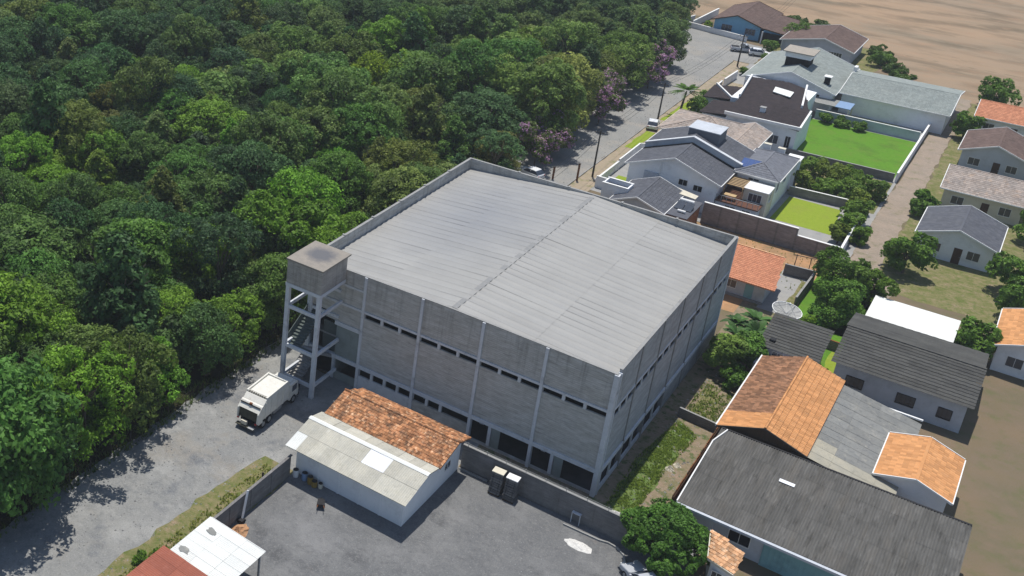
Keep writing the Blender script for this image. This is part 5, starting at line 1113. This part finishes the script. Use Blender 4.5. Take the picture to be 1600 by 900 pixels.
def inview(x, y, z=6, mgn=60):
    d = Vector((x, y, z)) - camv; zz = d.dot(fv); 
    if zz <= 0: return False
    u = 308.8 + 1735.5 * d.dot(rv) / zz; v = 255.2 - 1735.5 * d.dot(uv_) / zz
    return -mgn < u < 1600 + mgn and -mgn < v < 900 + mgn
spots = [s for s in spots if inview(s[0], s[1], 6, 420)]
spots.sort(key=lambda s: (0 if s[2] else 1, 0 if inview(s[0], s[1], 6, 45) else 1, (Vector((s[0], s[1], 5)) - camv).length))
near, far = spots[:296], spots[296:]
print('forest trees', len(near), len(far))
ws = [k[2] for k in KINDS]
ONES = 'zeroth first second third fourth fifth sixth seventh eighth ninth tenth eleventh twelfth thirteenth fourteenth fifteenth sixteenth seventeenth eighteenth nineteenth'.split()
def ordn(n): return ONES[n] if n < 20 else ('twent', 'thirt', 'fort', 'fift')[n // 10 - 2] + ('ieth' if n % 10 == 0 else 'y-' + ONES[n % 10])
rank = {}
for k in set(s[3] for s in near):
    for j, s in enumerate(sorted((s for s in near if s[3] == k), key=lambda s: s[1])): rank[(s[0], s[1])] = j + 1
for i, (x, y, s, row) in enumerate(near):
    wl = [5, 3, 3, 1.0, .6, .7] if x < -85 or y > 150 else [2, .8, 4.5, .9, 3.2, .8] if y < 32 else [2.5, 1, 4, 2.6, .7, 1.2] if x > -80 else [4, 2, 4, 1.2, .9, .8]
    kd = fr.choices(range(6), wl)[0]; col, lab, _ = KINDS[kd]; sc = fr.choice((.68, .8, .92, 1.0, 1.1, 1.25, 1.42)) * fr.uniform(.94, 1.06)
    if s: col, sc, lab = s[4], s[2], s[3]
    else: col = tuple(c * fr.uniform(.88, 1.14) for c in col)
    if x > -45 and y > 50 and not s: col = tuple(c * k for c, k in zip(col, (1.4, 1.22, 1.25)))
    if not s: lab = lab.split(' in the')[0] + ', %s forest row from the road, %s tree along' % (ordn(row), ordn(rank[(x, y)]))
    t = thing('forest_tree', lab, 'tree', (x, y, 0), fr.uniform(0, 6.28), 'trees of the dense forest')
    t.scale = (sc, sc, sc * fr.uniform(.9, 1.25))
    mkobj('crown', fr.choice(crowns), t, color=col); mkobj('trunk', fr.choice(trunks), t)
# lower storey that fills the gaps between the crowns, uncountable
def scatter(name, label, pts, mesh, col, smin, smax):
    me = bpy.data.meshes.new(name); me.from_pydata(pts, [], []); o = bpy.data.objects.new(name, me); COL.objects.link(o); o['kind'] = 'stuff'
    src = bpy.data.objects.new(name + '_source', mesh); src.color = (*col, 1)
    ng = bpy.data.node_groups.new(name, 'GeometryNodeTree'); ng.interface.new_socket('Geometry', in_out='INPUT', socket_type='NodeSocketGeometry'); ng.interface.new_socket('Geometry', in_out='OUTPUT', socket_type='NodeSocketGeometry')
    N = ng.nodes.new; L = ng.links.new
    gi, go, ip, oi = N('NodeGroupInput'), N('NodeGroupOutput'), N('GeometryNodeInstanceOnPoints'), N('GeometryNodeObjectInfo'); oi.inputs[0].default_value = src
    a = N('FunctionNodeRandomValue'); a.data_type = 'FLOAT_VECTOR'; a.inputs[1].default_value = (0, 0, 6.28)
    b = N('FunctionNodeRandomValue'); b.data_type = 'FLOAT'; b.inputs[2].default_value = smin; b.inputs[3].default_value = smax
    L(gi.outputs[0], ip.inputs['Points']); L(oi.outputs['Geometry'], ip.inputs['Instance']); L(a.outputs[0], ip.inputs['Rotation']); L(b.outputs[1], ip.inputs['Scale']); L(ip.outputs[0], go.inputs[0])
    o.modifiers.new('scatter', 'NODES').node_group = ng; o.color = (*col, 1); return o
us = random.Random(21); pts = []
for (x, y, _, row) in spots:
    for k in range(2 if row != 1 else 1):
        px, py = x - us.uniform(.5, 3.5), y + us.uniform(-2.8, 2.8)
        pts.append((min(px, edge_x(py) + .6), py, 0))
under = leafmesh('understorey', M['leaf'], 199, [(math.cos(i * 2.4) * 1.5 * math.sqrt(i / 9), math.sin(i * 2.4) * 1.5 * math.sqrt(i / 9), 2.2 + (i % 3) * .7, .95) for i in range(10)] + [(0, 0, 4.4, .9)], 3200, .2, up=.4)
scatter('understorey', '', pts[::2], under, (.9, 1.05, .9), .8, 1.35); scatter('understorey', '', pts[1::2], under, (.65, .8, .7), .8, 1.5)
# the remaining far trees, one mass of mixed crowns (too many past the limit)
for q_, (cr, col) in enumerate(((1, (.72, .9, .9)), (0, (1.0, 1.05, .95)), (4, (.6, .75, .8)), (5, (1.15, 1.1, .9)), (9, (.85, 1.0, .85)))):
    scatter('distant_forest', '', [(x + fr.uniform(-1.2, 1.2), y + fr.uniform(-1.2, 1.2), fr.uniform(-1.5, .8)) for i, (x, y, _, _) in enumerate(far) if (i * 7 + i // 5) % 5 == q_], crowns[cr], col, .7, 1.3)
# pink flowering shrub-trees along the street edge
def small_lobes(seed, R, H, n):
    r = random.Random(seed); out = [(0, 0, H * .5, R * .58)]; n = int(n * 1.7)
    for i in range(n):
        a = 2 * math.pi * i / n + r.uniform(-.4, .4); d = R * r.uniform(.35, .7); out.append((math.cos(a) * d, math.sin(a) * d, H * r.uniform(.25, .95), R * r.uniform(.2, .5)))
    return out
def plant(name, label, cat, x, y, R, H, n, size, col, seed, mat='leafg', nl=7, trunk=.1, up=.3, group=None, bloom=0, sq=.8):
    t = thing(name, label, cat, (x, y, 0), group=group)
    mkobj('crown', leafmesh('crown', M[mat], seed, small_lobes(seed, R, H, nl), n, size, up, squash=sq), t, color=col)
    mkobj('trunk', trunk_mesh('trunk', H * .6, trunk, seed, 5, R * .4), t)
    if bloom: mkobj('blossom', leafmesh('blossom', M['petal'], seed + 9, [(l[0] * 1.08, l[1] * 1.08, l[2], l[3] * 1.05) for l in small_lobes(seed, R, H, nl)], bloom, size * .8, up), t)
    return t
for i, (x, y, k) in enumerate(((-33.9, 66, 900), (-34.1, 72, 2000), (-33.9, 91, 2000), (-34.7, 96.5, 1100), (-34.3, 116, 2600), (-34.9, 121.5, 2000))):
    plant('flowering_tree', ['dull pink speckled shrub tree at the street edge nearest the warehouse', 'bright pink flowering tree at the street edge second from the warehouse', 'magenta flowering tree midway along the forest edge of the street',
          'sparsely pink tree beside the magenta one at the street edge', 'large mauve flowering tree far up the street edge', 'mauve flowering tree farthest up the street edge'][i], 'tree', x - .8, y, 3.1, 7.2, 5200, .17, (1.25, 1.1, 1.1), 300 + i, 'leaf', bloom=int(k * 1.6))
# round tree at the yard corner
t = thing('round_tree', 'large round dark green tree at the right corner of the yard', 'tree', (7.0, -3.9, 0))
r = random.Random(5); lob = [(0, 0, 3.1, 2.3)]
for i in range(24):
    a = i * 2.4; d = 2.95 * math.sqrt((i + .5) / 22); lob.append((math.cos(a) * d, math.sin(a) * d, 3.4 - d * d * .16 + r.uniform(-.2, .35), r.uniform(.75, 1.1)))
mkobj('crown', leafmesh('crown', M['leafg'], 77, lob, 38000, .13, .25, squash=.85), t, color=(.85, 1.05, .9)); mkobj('trunk', trunk_mesh('trunk', 3.3, .22, 5, 7, 1.5), t)
# bushes and trees right of the warehouse
G = plant
G('shrub', 'pale yellowish shrub in front of the banana plants by the warehouse side', 'bush', 2.5, 28.4, 2.3, 4.0, 6500, .17, (2.1, 1.75, 2.2), 401)
G('shrub', 'leafy green shrub right of the pale one beside the warehouse', 'bush', 4.3, 30.4, 2.3, 3.9, 6000, .17, (1.2, 1.35, 1.2), 402)
G('shrub', 'dark low shrub below the pale shrub beside the warehouse', 'bush', 4.3, 26.2, 1.5, 1.9, 2600, .14, (1.0, 1.15, .9), 403)
G('garden_tree', 'large dark olive garden tree behind the mossy wall', 'tree', 8.0, 55.0, 3.6, 5.2, 14000, .15, (1.05, 1.1, .7), 404, nl=12, trunk=.2)
G('garden_tree', 'olive garden tree at the lane side of the dark garden tree', 'tree', 11.2, 54.0, 2.5, 4.6, 8000, .15, (1.2, 1.15, .7), 405, nl=9, trunk=.2)
G('garden_tree', 'mid green garden tree in front of the dark garden tree', 'tree', 9.2, 48.2, 3.1, 4.2, 11000, .15, (1.25, 1.35, 1.0), 406, nl=11, trunk=.18)
G('shrub', 'bright lime green bush beside the satellite dish', 'bush', 6.9, 42.8, 1.25, 2.0, 3600, .12, (2.0, 1.9, .7), 407)
G('shrub', 'small green shrub just behind the lime bush', 'bush', 7.6, 44.8, 1.3, 2.4, 2400, .15, (1.0, 1.2, .9), 408)
hd = random.Random(8)
for i, (x, y, R, H, c) in enumerate(((-2.8, 86.5, 2.0, 2.6, .8), (.2, 86, 2.0, 2.2, .95), (2.8, 86.8, 1.9, 2.6, .85), (-.6, 91, 2.4, 3.0, .75), (2.7, 92, 2.2, 2.8, .9), (5.6, 89.5, 1.9, 3.0, .8), (4.9, 83.2, 1.6, 3.2, .9), (5.6, 79.0, 1.6, 3.4, .85), (5.2, 74.4, 1.6, 3.2, 1.0), (5.0, 70.2, 1.5, 2.6, .8), (7.2, 72.2, 1.2, 2.2, .9), (-3.4, 92.5, 2.0, 2.6, .9))):
    G('shrub', ['dark bush against the wing of the white villa', 'bush behind the low reddish wall, second from the villa', 'bush behind the right end of the low reddish wall', 'tall dark bush in the middle of the overgrown garden', 'bush in the overgrown garden near the dark wall', 'bush at the lane corner of the overgrown garden',
                'bush at the far right corner of the small yellow green lawn', 'tall bush right of the small yellow green lawn', 'pale leafy bush overhanging the right edge of the small lawn', 'bush at the near right corner of the small lawn', 'bush outside the garden wall beside the lane', 'low bush at the back left of the overgrown garden'][i],
      'bush', x, y, R * 1.12, H, 3600, .17, (c * 1.6 * (1.25 if i % 3 == 0 else 1), c * 1.5, c * 1.1), 420 + i, 'leafg', 6)
for i, (x, y, R, H) in enumerate(((-24.0, 110.3, 2.0, 2.8), (-23.3, 106.4, 2.2, 3.0), (-24.2, 114.2, 1.9, 2.6), (-6.8, 119.9, 1.2, 1.5), (-4.2, 119.6, 1.3, 1.4), (-1.6, 119.5, 1.1, 1.3), (-22.6, 148.6, 1.8, 2.2), (-19.5, 150.2, 1.8, 2.2), (-24.4, 137.5, 1.1, 1.8), (-23, 168, 3, 4.5), (-24.5, 156, 1.7, 2.5), (-6.2, 163, 2.2, 3.2), (-39.6, 166.8, 1.1, 1.4), (-23.0, -30.5, .8, .9), (-24.2, -31.8, .6, .7))):
    G('shrub', ['dark shrub behind the palm tree', 'dark shrub nearest the beige roof by the palm', 'shrub at the white side wall beyond the palm', 'left shrub of three on the far edge of the wide green lawn', 'middle shrub of three on the far edge of the wide green lawn', 'right shrub of three on the far edge of the wide green lawn',
                'grey green shrub between the pickup and the grey green roof', 'grey green shrub left of the rooftop tank tower', 'cycad like shrub at the foot of the farthest utility pole', 'tall bush between the sky blue house and the brown roofed house', 'bush beside the white hatchback', 'bush at the right corner of the brown roofed house',
                'yellow green shrub behind the white wall of the sky blue house', 'dark weed clump beside the white canopy', 'small weed clump at the bottom of the roadside grass'][i], 'bush', x, y, R, H, 1900, .17, (1.8, 1.6, .4) if i == 12 else (1.2, 1.2, .95), 450 + i, 'leafg', 6, trunk=.06)
for i, (x, y, R, H) in enumerate(((13, 67, 3, 5), (24, 70, 3.4, 6), (25, 88, 3.2, 5.5), (11.8, 88, 2, 3.4), (26, 107, 3.4, 6), (12, 128, 2.2, 4), (27, 127, 3.6, 6), (14, 150, 3.2, 5), (25, 63, 2.6, 4.4), (22, 41 + 8, 2.4, 4), (33, 120, 3.2, 5))):
    G('garden_tree', 'leafy tree right of the back lane, %s' % ['at its near corner', 'behind the near corner tree', 'between the slate and beige roofs', 'beside the lane below the beige roof', 'behind the beige roof', 'beside the lane below the orange roof', 'behind the brown roof', 'at its far end', 'next to the orange roofed house', 'beside the pale flat roof', 'farthest to the right'][i],
      'tree', x, y, R, H, 4800, .22, (1.15, 1.2, .9), 480 + i, 'leafg', 9, trunk=.16)
def blade_leaf(mb, base, d, L_, w_, droop, r):
    side = Vector((-d.y, d.x, 0)).normalized(); n = 6; t = r.random(); pv = None
    for k in range(n + 1):
        f = k / n; c = base + d * L_ * f + Vector((0, 0, -droop * f * f * L_)); ww = w_ * math.sin(math.pi * min(.97, f * .9 + .08)) ** .7
        cur = (c - side * ww + Vector((0, 0, .10 * ww)), c + Vector((0, 0, -.12 * ww)), c + side * ww + Vector((0, 0, .10 * ww)))
        if pv: mb.add([*pv, *cur], [(0, 1, 4, 3), (1, 2, 5, 4)], t)
        pv = cur
def banana(x, y, H, seed, label):
    r = random.Random(seed); t = thing('banana_plant', label, 'banana plant', (x, y, 0)); mb = MB(); mb.tube((0, 0, 0), (0.1, 0, H * .6), .14, .09, 8); mb.build('trunk', M['leafg'], t, local=True).color = (1.2, 1.2, 1, 1)
    for k in range(15):
        a = k * 2.4 + r.uniform(-.3, .3); el = r.uniform(.35, 1.1); d = Vector((math.cos(a) * math.cos(el), math.sin(a) * math.cos(el), math.sin(el)))
        l = MB(); blade_leaf(l, Vector((0.1, 0, H * .58)), d, r.uniform(1.8, 2.7), r.uniform(.3, .45), r.uniform(.35, .6), r); o = l.build('leaf', M['leafg'], t, local=True); o.color = (.62, .78, 1.2, 1)
for i, (x, y) in enumerate(((2.2, 33.4), (3.6, 35.6), (1.5, 36.2), (4.0, 33.0), (2.9, 38.3))):
    banana(x, y, 3.2, 60 + i, ['banana plant nearest the warehouse wall, in front', 'banana plant behind the front pair, near the dish', 'banana plant hard against the warehouse wall', 'banana plant at the right front of the clump', 'banana plant at the back of the clump, below the orange hut'][i])
t = thing('palm_tree', 'single palm tree on the verge beside the street', 'palm tree', (-26.3, 105.6, 0)); t.scale = (1.35, 1.35, 1.1)
mb = MB(); 
for k in range(8): mb.tube((.04 * k, 0, k * .5), (.04 * (k + 1), 0, k * .5 + .5), .17 - .008 * k, .14 - .008 * k, 8)
mb.build('trunk', M['bark'], t, local=True); r = random.Random(3)
for k in range(22):
    a = k * 2.4; el = r.uniform(-.1, 1.1); d = Vector((math.cos(a) * math.cos(el), math.sin(a) * math.cos(el), math.sin(el))); l = MB()
    for s in range(9):
        f = .15 + s / 10; b0 = Vector((.32, 0, 4)) + d * 2.0 * f + Vector((0, 0, -.9 * f * f)); side = Vector((-d.y, d.x, 0)).normalized()
        for q_ in (-1, 1):
            e_ = b0 + side * q_ * .42 * math.sin(math.pi * min(.95, f)) + d * .25 + Vector((0, 0, -.12)); l.add([b0, b0 + d * .26, e_], [(0, 1, 2)], r.random())
        l.add([b0, b0 + d * .24 + Vector((0, 0, -.1)), b0 + d * .24 + Vector((0, 0, -.05))], [(0, 1, 2)], .5)
    l.build('frond', M['leafg'], t, local=True).color = (.8, .9, .8, 1)
for i in range(12):
    x, y = (-26.5 + i * 1.9, 180.5 - (i % 3) * 2.2) if i < 6 else (-8.5 + (i - 6) * 1.6, 172 - (i - 6) * 3.6)
    G('shrub', 'dull scrub bush at the edge of the brown field, %s from the blue house' % ordn(i + 1), 'bush', x, y, 1.9, 2.8 if i < 6 else 1.6, 1300, .24, (.75, .75, .65), 520 + i, 'leafg', 5, trunk=.06)
# ---------------------------------------------------------------- grass tufts (nobody could count them)
def tufts(name, label, poly, n, h, col, seed):
    r = random.Random(seed); xs = [p[0] for p in poly]; ys = [p[1] for p in poly]; mb = MB(); c = 0
    while c < n:
        x, y = r.uniform(min(xs), max(xs)), r.uniform(min(ys), max(ys))
        if not pip((x, y), poly): continue
        if noise2(x, y) < .42: 
            if r.random() < .8: c += .3; continue
        c += 1; t = r.random(); hh = h * r.uniform(.5, 1.3)
        for b in range(5):
            a = r.uniform(0, 6.28); dx, dy = math.cos(a), math.sin(a); w_ = .035; l = hh * r.uniform(.5, 1)
            mb.add([(x - dy * w_, y + dx * w_, 0), (x + dy * w_, y - dx * w_, 0), (x + dx * l * .7, y + dy * l * .7, l)], [(0, 1, 2)], t)
    o = mb.build(name, M['grassblade']); o['kind'] = 'stuff'; o.color = (*col, 1); return o
from mathutils import noise as mno
def noise2(x, y): return .5 + .7 * mno.noise(Vector((x * .7, y * .7, 3.1))) + .35 * mno.noise(Vector((x * 2.3, y * 2.3, 7.7)))
tufts('grass', '', [(-24.6, -48), (-21.6, -48), (-21.6, -15.2), (-23.9, -15.2)], 3600, .2, (1.7, 1.3, 1.0), 1)
tufts('grass', '', [(1.3, -3.4), (3.4, -3.4), (3.6, 8), (4.2, 15), (2.0, 16.6), (.9, 8)], 5200, .2, (1.5, 1.35, 1.0), 2)
tufts('grass', '', [(2.0, 17.6), (5.0, 17.6), (5.0, 25), (1.8, 25)], 900, .25, (1.2, 1.1, .8), 3)
tufts('weeds', '', [(-36.4, -40), (-34.2, -40), (-34.2, 34), (-36.4, 34)], 2200, .5, (.8, .8, .7), 4)
tufts('weeds', '', [(-12, 48), (6, 53), (6, 63.8), (-12, 63.8)], 700, .2, (1.4, 1.1, .7), 5)
def stones(name, poly, n, mat, s0, s1, seed):
    r = random.Random(seed); xs = [p[0] for p in poly]; ys = [p[1] for p in poly]; mb = MB(); c = 0
    while c < n:
        x, y = r.uniform(min(xs), max(xs)), r.uniform(min(ys), max(ys))
        if not pip((x, y), poly) or noise2(x * .6, y * .6) < r.random() * .6: continue
        c += 1; q = s0 * (s1 / s0) ** (r.random() ** 3); a = r.uniform(0, 6.28); mb.add([(x + math.cos(a + k * 1.57) * q * r.uniform(.7, 1.2), y + math.sin(a + k * 1.57) * q * r.uniform(.7, 1.2), .01) for k in range(4)] + [(x, y, q * .8)], [(0, 1, 4), (1, 2, 4), (2, 3, 4), (3, 0, 4)], r.random())
    o = mb.build(name, M[mat]); o['kind'] = 'stuff'
M['stone'] = MT('loose_stone', (.30, .30, .29), (.20, .20, .20), 5, .95, tint=.4)
stones('loose_stones', [(-34.5, -48), (-24, -48), (-24, -15.5), (-23, -8), (-34.5, 8)], 4200, 'stone', .03, .12, 1)
stones('loose_stones', [(-21, -60), (8, -60), (8, -9), (3, -6), (-9, -6), (-9, -16.4), (-21, -16.4)], 4200, 'stone', .025, .08, 2)
stones('loose_stones', [(-36, 36), (-29, 36), (-29, 150), (-38, 150)], 3000, 'stone', .05, .14, 3)
stones('loose_stones', [(1.2, -3.6), (6, -3.6), (6, 28), (1.2, 28)], 900, 'stone', .04, .16, 4)
WR = thing('power_lines', 'thin sagging power lines strung between the utility poles along the street', 'power lines', (-27.4, 100, 6))
PLs = [(-26.0, 38, 7.3), (-27.1, 69.3, 7.08), (-28.1, 100.4, 6.48), (-26.9, 142.2, 6.28), (-27.5, 185, 6.3)]
for k in (-.65, 0, .65):
    for a, b in zip(PLs, PLs[1:]):
        mb = MB(); pv = None
        for j in range(13):
            f = j / 12; c = Vector(a).lerp(Vector(b), f) + Vector((k, 0, -.9 * 4 * f * (1 - f)))
            if pv: mb.tube(pv, c, .022, n=3, cap=False)
            pv = c
        part('cable', mb, 'black', WR)
FW = thing('forest_fence', 'low wire fence with thin posts along the foot of the forest', 'fence', (-34.9, -20, 0))
for k in range(26): part('post', MB().tube((-34.95, -42 + k * 2.6, 0), (-34.95, -42 + k * 2.6, 1.2), .045, n=5), 'pole', FW)
for z in (.5, .9, 1.2): part('wire', MB().tube((-34.95, -42, z), (-34.95, 23, z), .008, n=3), 'pole', FW)

for o in bpy.data.objects:
    if 'label' in o and not 4 <= len(o['label'].replace(',', ' ').split()) <= 16: print('LABEL', o.name, o['label'])

hz = MB().box(-700, 700, -260, 900, -1, 64.5); hm = bpy.data.materials.new('haze'); hm.use_nodes = True; hn = hm.node_tree; hn.nodes.clear()
pv_ = hn.nodes.new('ShaderNodeVolumePrincipled'); pv_.inputs['Color'].default_value = (.86, .92, 1, 1); pv_.inputs['Density'].default_value = .00022
ho = hn.nodes.new('ShaderNodeOutputMaterial'); hn.links.new(pv_.outputs[0], ho.inputs['Volume'])
o = hz.build('haze', hm); o['kind'] = 'stuff'
